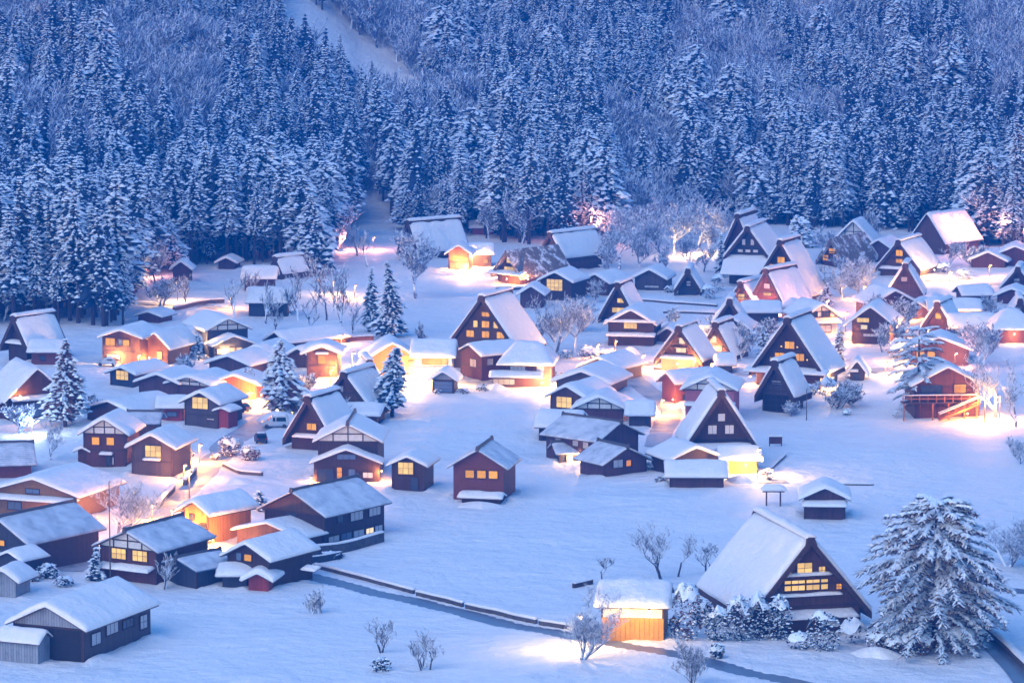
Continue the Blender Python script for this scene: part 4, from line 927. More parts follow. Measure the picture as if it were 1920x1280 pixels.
def scatter(name, recs, col, n, label, seed):
    r = random.Random(seed)
    me = bpy.data.meshes.new(name); me.from_pydata([q[:3] for q in recs], [], [])
    at = me.attributes.new('turn', 'FLOAT_VECTOR', 'POINT'); at.data.foreach_set('vector', [w for _ in recs for w in (r.uniform(-.05, .05), r.uniform(-.05, .05), r.random() * 6.28)])
    at = me.attributes.new('size', 'FLOAT_VECTOR', 'POINT'); at.data.foreach_set('vector', [w for q in recs for k in (r.uniform(0.85, 1.15),) for w in (q[3] * k, q[3] * k, q[3])])
    at = me.attributes.new('pick', 'INT', 'POINT'); at.data.foreach_set('value', [r.randrange(n) if r.random() < 0.25 else r.randrange(min(7, n)) for _ in recs])
    o = link(name, me)
    ng = bpy.data.node_groups.new(name, 'GeometryNodeTree')
    ng.interface.new_socket('Geometry', in_out='INPUT', socket_type='NodeSocketGeometry'); ng.interface.new_socket('Geometry', in_out='OUTPUT', socket_type='NodeSocketGeometry')
    gi, go = ng.nodes.new('NodeGroupInput'), ng.nodes.new('NodeGroupOutput')
    ip = ng.nodes.new('GeometryNodeInstanceOnPoints'); ci = ng.nodes.new('GeometryNodeCollectionInfo')
    ci.inputs['Collection'].default_value = col; ci.inputs['Separate Children'].default_value = True; ci.inputs['Reset Children'].default_value = True
    def attr(nm, ty):
        a = ng.nodes.new('GeometryNodeInputNamedAttribute'); a.data_type = ty; a.inputs['Name'].default_value = nm
        return a.outputs['Attribute']
    L = ng.links.new
    L(gi.outputs[0], ip.inputs['Points']); L(ci.outputs[0], ip.inputs['Instance']); ip.inputs['Pick Instance'].default_value = True
    L(attr('pick', 'INT'), ip.inputs['Instance Index']); L(attr('size', 'FLOAT_VECTOR'), ip.inputs['Scale'])
    e2r = ng.nodes.new('FunctionNodeEulerToRotation'); L(attr('turn', 'FLOAT_VECTOR'), e2r.inputs[0]); L(e2r.outputs[0], ip.inputs['Rotation'])
    L(ip.outputs[0], go.inputs[0])
    md = o.modifiers.new('scatter', 'NODES'); md.node_group = ng
    tag(o, label, kind='stuff')
scatter('cedar_forest', mass_c, proto_collection('cedar', CON), len(CON), 'snow-dusted cedar forest covering the mountainside', 1)
scatter('bare_forest', mass_b, proto_collection('bare', BARE), len(BARE), 'frosted leafless woodland between the cedars', 2)
print('forest', len(front), len(mass_c), len(mass_b))

# ---- single trees of the village
def put_con(u, v, hpx, wpx, label, seed, needles='needles', base=0.1, dens=1.1, shape=0.8, lumpk=1.0, name='snowy_conifer', droop=0.5):
    x, y, z, s = ground(u, v); H = hpx / s
    t, c = conifer(seed, H, wpx / s / 2, base, dens, shape, 1.0, needles, droop, lumpk)
    place(name, [('trunk', t.mesh('trunk')), ('crown', c.mesh('crown'))], (x, y, z), 1, seed, label, 'tree', 'snow-laden conifers in the village')
put_con(122, 800, 165, 92, 'snow-laden conifer beside the blue tarpaulin house at left', 301, 'needles_brown', 0.12, 1.5, 0.6)
put_con(735, 782, 132, 72, 'round snow-laden conifer at the top left of the open field', 302, 'needles', 0.16, 1.5, 0.4)
put_con(735, 632, 146, 80, 'dark snow-laden conifer on the slope left of the central farmhouse', 303, 'needles', 0.08, 1.3, 0.8)
put_con(692, 622, 122, 52, 'slender snow-laden conifer left of the dark one', 304, 'needles', 0.08, 1.1, 0.8)
put_con(174, 1088, 64, 32, 'small snow-covered conifer in the garden of the two-window house', 305, 'needles', 0.05, 1.0, 0.7)
put_con(1360, 398, 130, 62, 'pale pointed conifer standing forward of the wood behind the upper right farmhouses', 306, 'needles', 0.06, 1.3, 0.8)
put_con(1352, 520, 84, 26, 'thin bluish conifer left of the dark skirt-roofed farmhouse', 307, 'needles', 0.05, 1.0, 0.8)
put_con(1500, 462, 58, 70, 'squat snow-smothered conifer behind the upper right farmhouses', 308, 'needles', 0.05, 1.2, 0.5, 1.5)
put_con(1545, 575, 46, 36, 'small pink-lit conifer right of the pink thatched house', 309, 'needles_brown', 0.05, 1.2, 0.8)
put_con(1572, 678, 66, 36, 'pinkish snowy conifer right of the big dark farmhouse', 310, 'needles_brown', 0.05, 1.2, 0.7)
put_con(1436, 670, 60, 30, 'lamplit snowy conifer left of the big dark farmhouse', 311, 'needles_brown', 0.05, 1.1, 0.7)
put_con(370, 672, 46, 40, 'snow-clad shrub-like conifer in front of the blue-grey double-gabled house', 312, 'needles', 0.05, 1.2, 0.5)
put_con(1105, 446, 86, 74, 'red-lit conifer at the edge of the wood, upper centre', 313, 'needles_brown', 0.08, 1.4, 0.7)
put_con(590, 512, 150, 96, 'large pale conifer standing forward of the wood at centre left', 314, 'needles', 0.12, 1.6, 0.75)
put_con(488, 958, 40, 30, 'small dark pine behind the large glazed house', 315, 'needles', 0.1, 0.7, 0.6)
put_con(1905, 460, 240, 90, 'tall reddish conifer at the right border above the houses', 316, 'needles_brown', 0.1, 1.7, 0.8)
put_con(1850, 452, 200, 80, 'reddish snow-streaked conifer beside the tall boarded barn', 317, 'needles_brown', 0.1, 1.6, 0.8)
put_con(1660, 425, 150, 100, 'broad frosted conifer behind the temple-like roof', 318, 'needles', 0.1, 1.5, 0.6)

def big_pine(u, v, hpx, wpx, label, seed, nl=25, top=0.35, whorl=(12, 16)):
    x, y, z, s = ground(u, v); H = hpx / s; Rm = wpx / s / 2; r = random.Random(seed); tr = MB(); cr = MB()
    tr.tube([(0, 0, -0.6), (0.15, 0, H * 0.3), (0.05, 0.1, H * 0.6), (-0.1, 0, H * 0.97)], [0.42, 0.34, 0.2, 0.04], 'bark', 7)
    for i in range(nl):
        t = (i + 0.3) / nl; zz = H * (0.10 + 0.88 * t); prof = Rm * (0.85 + 0.6 * t if t < 0.25 else max(0.05, 1 - ((t - 0.25) / 0.78) ** 2.6) ** 0.6)
        for j in range(r.randint(*whorl)):
            a = r.random() * 6.283; L = max(0.6, prof * r.uniform(0.5, 1.18) * (0.9 + 0.16 * math.sin(2 * a + 1.3 * seed) + 0.1 * math.sin(9 * t + a))); dr = r.uniform(0.14, 0.24) + 0.24 * (1 - t)
            ca, sa = math.cos(a), math.sin(a); pts = []
            for q in (0, 0.3, 0.6, 0.85, 1.0): pts.append((ca * L * q, sa * L * q, zz + L * (0.34 * q - dr * 1.35 * q * q)))
            cr.tube(pts, [0.09, 0.07, 0.05, 0.03, 0.012], 'bark_bare', 4, False)
            for k in range(int(4 + L * 3.2)):          # snow lying in pads along the bough
                q = r.uniform(0.3, 1.0); b = min(3, int(q * 4)); p = Vector(pts[b]).lerp(Vector(pts[b + 1]), r.random()); e = r.uniform(0.18, 0.44)
                cr.lump((p.x + r.uniform(-.2, .2), p.y + r.uniform(-.2, .2), p.z + 0.1), e, e * 0.6, e * 0.45, 'snow_tree', r, a)
            nt_ = int(12 + L * 9)
            for k in range(nt_):                       # drooping needle sprays with snow along them
                q = r.uniform(0.25, 1.0); b = min(3, int(q * 4)); p = Vector(pts[b]).lerp(Vector(pts[b + 1]), r.random())
                sa2 = a + r.choice((-1, 1)) * r.uniform(0.3, 1.1); l2 = r.uniform(0.28, 0.66) * (0.6 + 0.10 * L)
                d = Vector((math.cos(sa2), math.sin(sa2), r.uniform(-0.6, 0.2))); e = p + d * l2; side = Vector((-math.sin(sa2), math.cos(sa2), 0)) * 0.085
                cr.face([p - side, p + side, e + side * 0.6 - Vector((0, 0, .1)), e - side * 0.6 - Vector((0, 0, .1))], r.choice(('needles_brown', 'needles_brown', 'needles', 'needles_brown')))
                if r.random() < 0.82:
                    up = Vector((0, 0, 0.10)); w2 = side * r.uniform(0.9, 1.6); m_ = p.lerp(e, 0.5) + up * 1.5
                    cr.face([p - w2 * 0.4 + up * 0.6, p + w2 * 0.4 + up * 0.6, m_ + w2, m_ - w2], 'snow_tree'); cr.face([m_ - w2, m_ + w2, e + w2 * 0.3 + up * 0.3, e - w2 * 0.3 + up * 0.3], 'snow_tree')
    place('pine_tree', [('trunk', tr.mesh('trunk')), ('crown', cr.mesh('crown'))], (x, y, z), 1, 0.6, label, 'tree', 'snow-laden conifers in the village')
big_pine(1752, 1214, 288, 320, 'great snow-laden pine with drooping boughs right of the nearest farmhouse', 401)
big_pine(1722, 775, 172, 130, 'spreading snowy pine overhanging the red balcony house', 402, 11, whorl=(6, 9))

def put_bare(u, v, hpx, label, seed, spread=0.6, levels=5, mat='bark_snowy', multi=1, kids=3, trunk=None, wide=1.0, name='bare_tree', group='leafless trees in the village', twig=0.032, up=0.35):
    x, y, z, s = ground(u, v); H = hpx / s
    if v > 850 and levels >= 5: twig = 0.012; levels = 6
    elif v > 850: twig = 0.018; levels += 1
    t, c = bare_tree(seed, H, spread, levels, mat, trunk or 0.022 * H, twig, kids, 4, multi, up)
    place(name, [('trunk', t.mesh('trunk')), ('crown', c.mesh('crown'))], (x, y, z), (wide, wide, 1), seed, label, 'tree', group)
put_bare(1088, 1236, 150, 'lamplit bare tree with drooping twigs in front of the yellow storehouse', 501, 0.66, 5, multi=2, wide=0.9, up=0.25, mat='bark_frost')
put_bare(1240, 1088, 112, 'bare frosted tree with dense crown behind the yellow storehouse', 502, 0.6, 5, 'bark_bare', multi=2, wide=1.1, kids=2)
put_bare(1272, 1080, 84, 'dark-stemmed bare tree right of the dense-crowned one', 503, 0.6, 5, 'bark_bare', kids=2)
put_bare(1325, 1074, 66, 'small forked bare tree above the snowy shrubs', 504, 0.65, 4, 'bark_bare', multi=2, kids=2)
put_bare(1296, 1290, 112, 'pale frosted bare tree at the bottom edge beside the lane', 505, 0.45, 5, multi=2)
put_bare(1128, 1085, 46, 'leaning bare sapling behind the storehouse roof', 506, 0.6, 4, 'bark_bare', kids=2)
put_bare(718, 1222, 70, 'bare sapling with two stems and a scrubby foot in the foreground snow', 507, 0.5, 5, 'bark_bare', multi=2, kids=2)
put_bare(798, 1254, 82, 'wide twiggy bare bush in the foreground snow', 508, 0.6, 5, 'bark_bare', multi=4, name='bare_shrub', kids=2)
put_bare(600, 1150, 52, 'faint bare shrub below the lane start', 509, 0.5, 4, 'bark_snowy', multi=3, name='bare_shrub', kids=2)
put_bare(580, 1150, 44, 'faint twiggy shrub left of its twin below the lane start', 510, 0.5, 4, 'bark_snowy', multi=3, name='bare_shrub', kids=2)
put_bare(218, 1012, 132, 'large frosted bare tree in front of the road at left', 511, 0.6, 5, wide=1.15, multi=2, mat='bark_frost')
put_bare(95, 862, 76, 'frosted bare tree in the snow left of the red two-window house', 512, 0.6, 5, wide=1.0, mat='bark_frost')
put_bare(310, 1104, 74, 'snow-caked stumpy tree beside the blue annex', 513, 0.55, 3, multi=2)
put_con(526, 776, 140, 100, 'broad snow-smothered conifer left of the small thatched farmhouse', 514, 'needles_brown', 0.12, 1.6, 0.7, 1.3)
put_bare(1040, 664, 120, 'bare frosted tree with twin trunks right of the central farmhouse', 515, 0.6, 5, multi=2, mat='bark_frost')
put_bare(1078, 660, 112, 'bare frosted tree left of the dark double-roofed house', 516, 0.6, 5, mat='bark_frost')
put_bare(780, 560, 130, 'wide frosted tree on the slope behind the dark conifer', 517, 0.65, 6, wide=1.2, twig=0.06, mat='bark_frost')
put_bare(757, 498, 72, 'frosted tree in front of the broadside thatched farmhouse', 518, 0.6, 5, twig=0.06, mat='bark_frost')
put_bare(295, 545, 96, 'pink-lit bare tree at the edge of the left cedar grove', 519, 0.5, 5)
put_bare(350, 572, 62, 'bare sapling beside the clearing lamp', 520, 0.4, 4)
for i, (u, v, h) in enumerate([(440, 596, 90), (500, 606, 84), (515, 618, 70), (560, 600, 90), (583, 620, 86), (612, 600, 92), (640, 612, 96), (662, 625, 70), (625, 582, 84), (560, 560, 70), (600, 560, 90), (652, 570, 84), (670, 480, 76), (690, 500, 70), (545, 595, 60), (470, 560, 60)]):
    put_bare(u, v, h, 'slim frosted birch-like tree in the small grove left of the dark conifer', 530 + i, 0.45, 4, group='slim frosted trees in the grove left of the dark conifer')
for i, (u, v, h) in enumerate([(1130, 490, 80), (1160, 505, 84), (1185, 480, 90), (1210, 470, 86), (1240, 492, 92), (1262, 480, 96), (1290, 500, 84), (1310, 470, 100), (1150, 455, 70), (1225, 440, 80), (1275, 445, 90), (1330, 480, 70), (1145, 520, 70), (1175, 462, 84), (1198, 500, 76), (1228, 460, 90), (1252, 512, 60), (1300, 450, 96), (1320, 510, 60), (1340, 455, 80)]):
    put_bare(u, v, h, 'frosted leafless tree in the pale thicket between the upper thatched houses', 560 + i, 0.6, 5, group='frosted trees in the pale thicket', wide=1.25, twig=0.045, mat='bark_frost')
for i, (u, v, h) in enumerate([(1580, 560, 76), (1605, 565, 84), (1625, 552, 70), (1592, 535, 60)]):
    put_bare(u, v, h, 'frosted bushy tree below the triangle of amber windows', 580 + i, 0.65, 5, group='frosted trees below the three amber windows', wide=1.2, twig=0.045, mat='bark_frost')
put_bare(1868, 786, 152, 'pink glowing bare tree beside the red balcony house', 590, 0.6, 5, wide=1.0, multi=1, mat='bark_frost')
put_bare(1905, 800, 130, 'frosted tree with dark trunk at the right border', 591, 0.6, 5, wide=1.1, mat='bark_frost')
put_bare(1914, 870, 56, 'small frosted tree at the right border below the lamp', 592, 0.6, 5, mat='bark_frost')
put_bare(1888, 1062, 96, 'bare frosted tree at the right border behind the great pine', 593, 0.65, 5, wide=1.3, multi=2, mat='bark_frost')
put_bare(1925, 1075, 110, 'bare frosted tree cut by the right border', 594, 0.65, 5, wide=1.2, multi=2, mat='bark_frost')
put_bare(1390, 676, 76, 'frosted sapling between the orange gable and the big dark farmhouse', 595, 0.55, 5)
put_bare(1660, 395, 90, 'wide frosted tree above the temple-like roof', 596, 0.7, 6, wide=1.4, twig=0.06, mat='bark_frost')
put_bare(1700, 660, 70, 'frosted tree lit from below left of the pine', 597, 0.65, 5, wide=1.2)
put_bare(1570, 765, 62, 'bluish frosted shrub right of the open storehouse', 598, 0.65, 5, wide=1.3, multi=3, name='bare_shrub')
put_bare(1600, 760, 48, 'low frosted shrub at the field corner', 599, 0.65, 4, wide=1.3, multi=3, name='bare_shrub')
put_bare(1418, 1128, 66, 'frosted twiggy bush at the left foot of the nearest farmhouse', 600, 0.7, 5, wide=1.7, multi=4, name='bare_shrub', mat='bark_frost')
put_bare(785, 640, 38, 'little bare shrub on the slope below the central farmhouse', 601, 0.6, 4, 'bark_bare', multi=2, name='bare_shrub')
put_bare(416, 1008, 44, 'snowy twig bush beside the orange storehouse', 602, 0.6, 4, multi=3, name='bare_shrub')
put_bare(530, 470, 84, 'arching frosted tree at the dark gap in the wood', 603, 0.75, 6, wide=1.5, twig=0.06, mat='bark_frost')
put_bare(1240, 410, 100, 'wide frosted tree arching before the wood, upper right of centre', 604, 0.75, 6, wide=1.5, twig=0.06, mat='bark_frost')

def put_bush(u, v, wpx, hpx, label, seed, needles='needles_brown', cap=1.0, n=520, spots=1.0):
    x, y, z, s = ground(u, v); t, sn = bush(seed, wpx / s / 2, hpx / s, n, needles, cap, spots)
    place('snowy_bush', [('foliage', t.mesh('foliage')), ('snow_cap', sn.mesh('snow_cap', True))], (x, y, z - 0.15), 1, seed, label, 'bush', 'bushes under snow')
put_bush(1288, 1198, 66, 112, 'lamplit snow-crowned bush right of the yellow storehouse', 701)
put_bush(1316, 1170, 46, 52, 'snow-topped bush behind the lamplit one', 709, 'needles')
put_bush(1345, 1200, 54, 66, 'dark snow-spotted bush second from the storehouse', 702, 'needles')
put_bush(1385, 1200, 56, 88, 'tall snow-capped bush in the row before the nearest farmhouse', 703, 'needles')
put_bush(1422, 1198, 54, 90, 'snow-capped bush in the middle of the row before the nearest farmhouse', 704, 'needles')
put_bush(1460, 1198, 50, 88, 'rightmost tall bush of the row, before the farmhouse gable', 705, 'needles')
put_bush(1545, 1218, 72, 76, 'snowy bush standing before the farmhouse right corner', 706, 'needles')
put_bush(1345, 1232, 30, 30, 'little round snowy bush beside the lane', 707, 'needles')
put_bush(1652, 1222, 60, 46, 'low snowy bush at the left foot of the great pine', 708)
put_bush(1716, 1226, 70, 50, 'rounded snow bush under the great pine', 710)
put_bush(1790, 1222, 90, 60, 'brownish snowy bush under the great pine on the right', 711)
put_bush(1600, 1205, 60, 50, 'smooth white snow-buried bush right of the farmhouse corner', 712, 'needles', 1.5, 90)
put_bush(1500, 1215, 50, 36, 'smooth white snow-buried bush under the farmhouse ledge', 713, 'needles', 1.5, 90)
put_bush(430, 855, 46, 40, 'lamplit snowy bush at the bend of the road', 714)
put_bush(470, 862, 40, 30, 'small lamplit bush beside the garden pond', 715)
put_bush(1125, 676, 90, 26, 'orange-lit hedge-like bush below the dark double-roofed house', 716)
put_bush(90, 1082, 44, 28, 'snowy garden bush left of the small conifer', 717, 'needles')
put_bush(714, 1256, 44, 26, 'bluish scrub at the foot of the foreground sapling', 718, 'needles', 0.3, 200)
put_bush(1690, 672, 60, 40, 'warm-lit snowy bush left of the half hidden house', 719)

for i, (u, v, w, h, lb) in enumerate([
    (352, 856, 26, 16, 'small snowy shrub at the foot of the road-bend lamp'), (405, 862, 22, 14, 'small snowy shrub right of the road bend'), (640, 856, 24, 14, 'snow-buried shrub before the stacked-gable house'),
    (868, 738, 24, 12, 'snowy shrub right of the blue-shuttered kiosk'), (905, 732, 28, 14, 'snowy shrub on the bright street'), (1100, 668, 34, 22, 'snowy shrub below the bare twin trees'), (1060, 672, 40, 18, 'snowy shrub at the corner of the central farmhouse'),
    (1330, 560, 36, 30, 'bluish snowy shrub right of the tiny thatched hut'), (1345, 545, 30, 34, 'tall bluish shrub behind the tiny thatched hut'), (1188, 556, 20, 16, 'round snowy shrub before the dark boarded house'), (1255, 548, 20, 14, 'snow-capped shrub left of the tiny thatched hut'),
    (1416, 640, 30, 26, 'warm-lit shrub left of the big dark farmhouse'), (1520, 740, 34, 22, 'snowy shrub below the porch light of the big dark farmhouse'), (1552, 745, 40, 40, 'blue-tinged shrub right of the big dark farmhouse'), (1588, 778, 20, 14, 'low shrub at the corner of the upper field'),
    (1740, 662, 50, 26, 'snowy shrub before the half hidden house'), (1808, 524, 40, 22, 'snowy shrub on the bright upper lane'), (1770, 512, 30, 22, 'snowy shrub right of the yellow-windowed thatched house'), (1846, 545, 30, 16, 'shrub below the bright upper lane'),
    (60, 1088, 36, 20, 'snow-buried shrub by the pale corrugated shed'), (120, 1098, 40, 22, 'snow-buried shrub left of the two-window house'), (384, 1024, 34, 20, 'snowy shrub right of the orange storehouse'), (440, 1000, 40, 34, 'snowy shrub between storehouse and glazed house'),
    (535, 1056, 24, 16, 'shrub at the corner of the small yellow-windowed house'), (620, 1046, 60, 14, 'row of dark shrubs along the garden wall of the glazed house'), (1240, 905, 24, 16, 'snowy shrub left of the long low shed'), (1210, 880, 40, 16, 'snow-flecked shrub under the purple wing'),
    (1440, 900, 26, 24, 'dark shrub beside the glowing yellow shed'), (1265, 1190, 26, 40, 'small shrub between storehouse and lamplit bush'), (1680, 1226, 50, 40, 'snowy bush between farmhouse and great pine'), (1835, 1216, 50, 40, 'snowy bush at the right foot of the great pine'),
    (820, 738, 14, 10, 'little shrub left of the kiosk'), (700, 780, 30, 16, 'shrub at the foot of the round conifer'), (1030, 704, 30, 14, 'snow hummock shrub below the hipped roof house'), (1300, 720, 26, 16, 'snowy shrub behind the steep white-windowed farmhouse')]):
    put_bush(u, v, w, h, lb, 800 + i, 'needles_brown' if i % 2 else 'needles', (0.7, 1.0, 1.3)[i % 3], 160)

for i, (u, v, h, lb) in enumerate([
    (1118, 566, 46, 'frosted tree behind the cream-windowed gable'), (1262, 612, 40, 'frosted tree left of the twin thatched gables'), (1640, 604, 60, 'frosted tree left of the three-storey house top'), (1704, 612, 56, 'orange-lit frosted tree below the purple thatched gable'),
    (1846, 600, 50, 'frosted tree behind the long pinkish house'), (1882, 610, 44, 'frosted tree left of the hipped roof at the right border'), (1800, 668, 70, 'frosted tree behind the red balcony house'), (1838, 690, 90, 'pinkish frosted tree left of the glowing one'), (1654, 660, 60, 'frosted tree before the three-storey house'),
    (1445, 640, 50, 'frosted tree behind the left slope of the big dark farmhouse'), (1408, 660, 54, 'frosted tree right of the orange-lit thatched gable'), (40, 812, 60, 'frosted tree before the tiny red shack'), (170, 786, 50, 'frosted tree left of the sagging snow roof'), (345, 700, 40, 'frosted tree before the snow-ledge house'),
    (478, 742, 56, 'frosted tree right of the orange-lit gabled house'), (566, 744, 50, 'frosted tree right of the broad conifer'), (628, 800, 70, 'frosted tree between the two thatched farmhouses at left'), (300, 575, 60, 'frosted tree above the little red-brown shed'), (1000, 640, 40, 'frosted tree behind the hipped roof house'), (1096, 620, 70, 'frosted tree below the purple-brown house'),
    (1550, 480, 60, 'frosted tree left of the three amber windows'), (1640, 450, 60, 'frosted tree right of the temple-like roof'), (1780, 500, 50, 'frosted tree below the tall boarded barn'), (1830, 500, 44, 'frosted tree before the low brown house'), (1345, 640, 50, 'frosted tree behind the orange-lit gable'), (1480, 780, 30, 'snowy sapling before the open storehouse')]):
    put_bare(u, v, h, lb, 900 + i, 0.62, 5, 'bark_frost' if i % 3 else 'bark_snowy', (1, 2)[i % 2], wide=1.2, twig=0.04)
# ---------------------------------------------------------------- street lamps, poles, walls, cars and other small things
def street_lamp(u, v, hpx, power, label, col=CR, arm=0.7, side=1, lit_=True, r=0.12):
    x, y, z, s = ground(u, v); h = hpx / s
    root = empty('street_lamp' if lit_ else 'utility_pole', (x, y, z)); tag(root, label, 'lamp' if lit_ else 'pole', 'street lamps' if lit_ else 'poles')
    mb = MB(); mb.tube([(0, 0, -0.5), (0, 0, h)], [0.10, 0.06], 'pole_metal', 6); mb.obj('pole', root)
    mb = MB(); mb.tube([(0, 0, h - 0.15), (arm * side * 0.5, -0.2, h + 0.1), (arm * side, -0.4, h + 0.1)], [0.04, 0.035, 0.03], 'pole_metal', 5); mb.obj('arm', root)
    if lit_:
        mb = MB(); X = arm * side; mb.hexa([(X - .22, -.62, h), (X + .22, -.62, h), (X + .22, -.22, h), (X - .22, -.22, h), (X - .14, -.55, h + .2), (X + .14, -.55, h + .2), (X + .14, -.3, h + .2), (X - .14, -.3, h + .2)], 'pole_metal')
        hd = mb.obj('lamp_head', root)
        mb = MB(); mb.tube([(X, -.42, h - .16), (X, -.42, h - .12), (X, -.42, h - .01)], [0.06, 0.15, 0.16], 'bulb', 7); mb.obj('bulb', hd)
        ld = bpy.data.lights.new('lamp_light', 'POINT'); ld.energy = watts(power); ld.color = col; ld.shadow_soft_size = r
        lo = link('lamp_light', ld, hd); lo.location = (X, -.42, h - .4)
    return root
street_lamp(333, 567, 36, 1500, 'lit lamp post by the clearing below the left cedars', CR)
street_lamp(355, 942, 58, 380, 'slim lamp post on the road at left', OR, 0.3)
street_lamp(322, 985, 30, 900, 'low lamp post by the lower road', OR, 0.5)
street_lamp(374, 868, 36, 1100, 'lamp post at the road bend beside the grey boarded house', OR, 0.3)
street_lamp(1090, 1216, 64, 300, 'lamp post behind the bare tree by the yellow storehouse', (1.0, 0.60, 0.22), 0.3, -1)
street_lamp(1874, 788, 46, 420, 'brilliant orange lamp post beside the pink bare tree', (1.0, 0.44, 0.14), 0.3, -1)
street_lamp(1153, 682, 44, 500, 'lamp post on the central road', OR, 0.3)
street_lamp(1780, 531, 22, 1100, 'lamp post on the bright upper right lane', CR, 0.4)
street_lamp(1725, 520, 26, 250, 'lamp post by the corner of the stacked-yellow-window house', CR, 0.3)
street_lamp(528, 768, 30, 900, 'lamp post under the broad snow-smothered conifer', CR, 0.4)
street_lamp(660, 690, 30, 550, 'lamp post right of the narrow storehouse', CR, 0.5)
street_lamp(640, 646, 18, 260, 'low lamp at the fence behind the storehouse', OR, 0.3)
street_lamp(625, 552, 26, 320, 'lamp among the slim frosted trees', CR, 0.3)
street_lamp(665, 560, 26, 180, 'second lamp among the slim frosted trees', OR, 0.3)
street_lamp(1288, 482, 30, 330, 'lamp inside the pale thicket', CR, 0.3)
street_lamp(1328, 474, 30, 260, 'lamp at the right end of the pale thicket', CR, 0.3)
street_lamp(1108, 456, 50, 2000, 'lamp beneath the red-lit conifer', PK, 0.3)
street_lamp(1240, 778, 30, 420, 'lamp post on the warm side lane', OR, 0.3)
street_lamp(1550, 588, 26, 330, 'lamp post by the pink-lit conifer', PK, 0.3)
street_lamp(1585, 625, 40, 380, 'lamp post left of the three-storey house', OR, 0.3)
street_lamp(1700, 640, 28, 700, 'lamp post in front of the layered-roof house', OR, 0.3)
street_lamp(1660, 704, 26, 260, 'lamp post at the end of the right-hand lane', CR, 0.3)
street_lamp(900, 712, 22, 900, 'lamp post on the bright street below the central farmhouse', CR, 0.4)
street_lamp(160, 1020, 40, 330, 'lamp post by the pale fence of the ochre house', PK, 0.3)
street_lamp(1880, 472, 60, 1100, 'lamp post under the reddish conifers', PK, 0.3)
street_lamp(60, 815, 30, 160, 'lamp on the snow below the blue tarpaulin house', (0.8, 0.9, 1.0), 0.3)
street_lamp(1420, 900, 60, 160, 'lamp beside the glowing yellow shed', CR, 0.3)
for u_, v_, h_, p_, c_, l_ in [(620, 722, 30, 300, OR, 'added lamp behind the narrow storehouse corner'), (470, 760, 26, 420, OR, 'added lamp beside the orange-lit gabled house'), (770, 728, 24, 500, CR, 'added lamp at the round conifer on the bright street'), (1050, 722, 22, 420, CR, 'added lamp right of the hipped roof house'),
    (1120, 668, 24, 260, OR, 'added lamp by the orange-lit hedge'), (1300, 700, 24, 420, OR, 'added lamp between the twin thatched gables'), (1205, 690, 26, 300, OR, 'added lamp where the side lane leaves the road'), (1420, 590, 24, 300, PK, 'added lamp before the pink-lit thatched house'), (1480, 598, 22, 260, PK, 'added lamp behind the half-timbered house'),
    (1620, 560, 24, 300, OR, 'added lamp among the frosted bushy trees'), (1650, 575, 24, 280, OR, 'added lamp left of the purple thatched gable'), (1740, 640, 24, 420, OR, 'added lamp before the single amber-window gable'), (1850, 630, 24, 200, PK, 'added lamp by the long pinkish house'), (1820, 776, 36, 700, OR, 'added lamp under the outside stairs'),
    (1560, 690, 24, 200, CR, 'added lamp on the lane right of the big dark farmhouse'), (260, 690, 26, 300, OR, 'added lamp between the amber-windowed and orange-lit houses'), (385, 655, 24, 220, CR, 'added lamp at the left of the double-gabled house'), (345, 900, 30, 420, OR, 'added lamp half way up the left road'), (285, 975, 30, 500, OR, 'added lamp where the left road reaches the frosted tree'),
    (400, 1030, 26, 300, OR, 'added lamp between the orange storehouse and the dark house'), (960, 520, 20, 200, CR, 'added lamp at the porch of the patchy thatched farmhouse'), (870, 520, 20, 260, CR, 'added lamp before the glowing orange hut'), (1100, 500, 22, 200, OR, 'added lamp right of the plain brown thatched gable'), (700, 470, 26, 260, PK, 'added lamp on the slope left of the broadside farmhouse'),
    (640, 470, 26, 260, PK, 'added lamp behind the large pale conifer'), (275, 520, 26, 240, PK, 'added lamp by the pink-lit bare tree'), (1855, 520, 24, 260, OR, 'added lamp at the far end of the upper right lane'), (430, 580, 22, 200, OR, 'added lamp by the curving clearing wall'), (1790, 690, 30, 220, PK, 'added lamp behind the red balcony house')]:
    street_lamp(u_, v_, h_, p_, l_, c_, 0.3)  # extra lamps added between the houses to widen the warm glow
street_lamp(1846, 796, 44, 260, 'added orange lamp post before the outside stairs', OR, 0.3)  # added to throw more orange onto the red house wall
street_lamp(1805, 474, 60, 700, 'added lamp beneath the trees right of the tall boarded barn', PK, 0.3)  # added to carry the pink glow further along the trees
street_lamp(1918, 486, 60, 700, 'added lamp at the right border beneath the reddish conifers', PK, 0.3)  # added to redden the trees at the border
street_lamp(207, 1090, 190, 0, 'thin dark red pole in front of the two-window house', lit_=False, arm=0.2)
street_lamp(1512, 788, 60, 0, 'thin pole right of the open storehouse', lit_=False, arm=0.2)
street_lamp(1830, 655, 30, 0, 'twin-topped pole below the long pinkish house', lit_=False, arm=0.5)

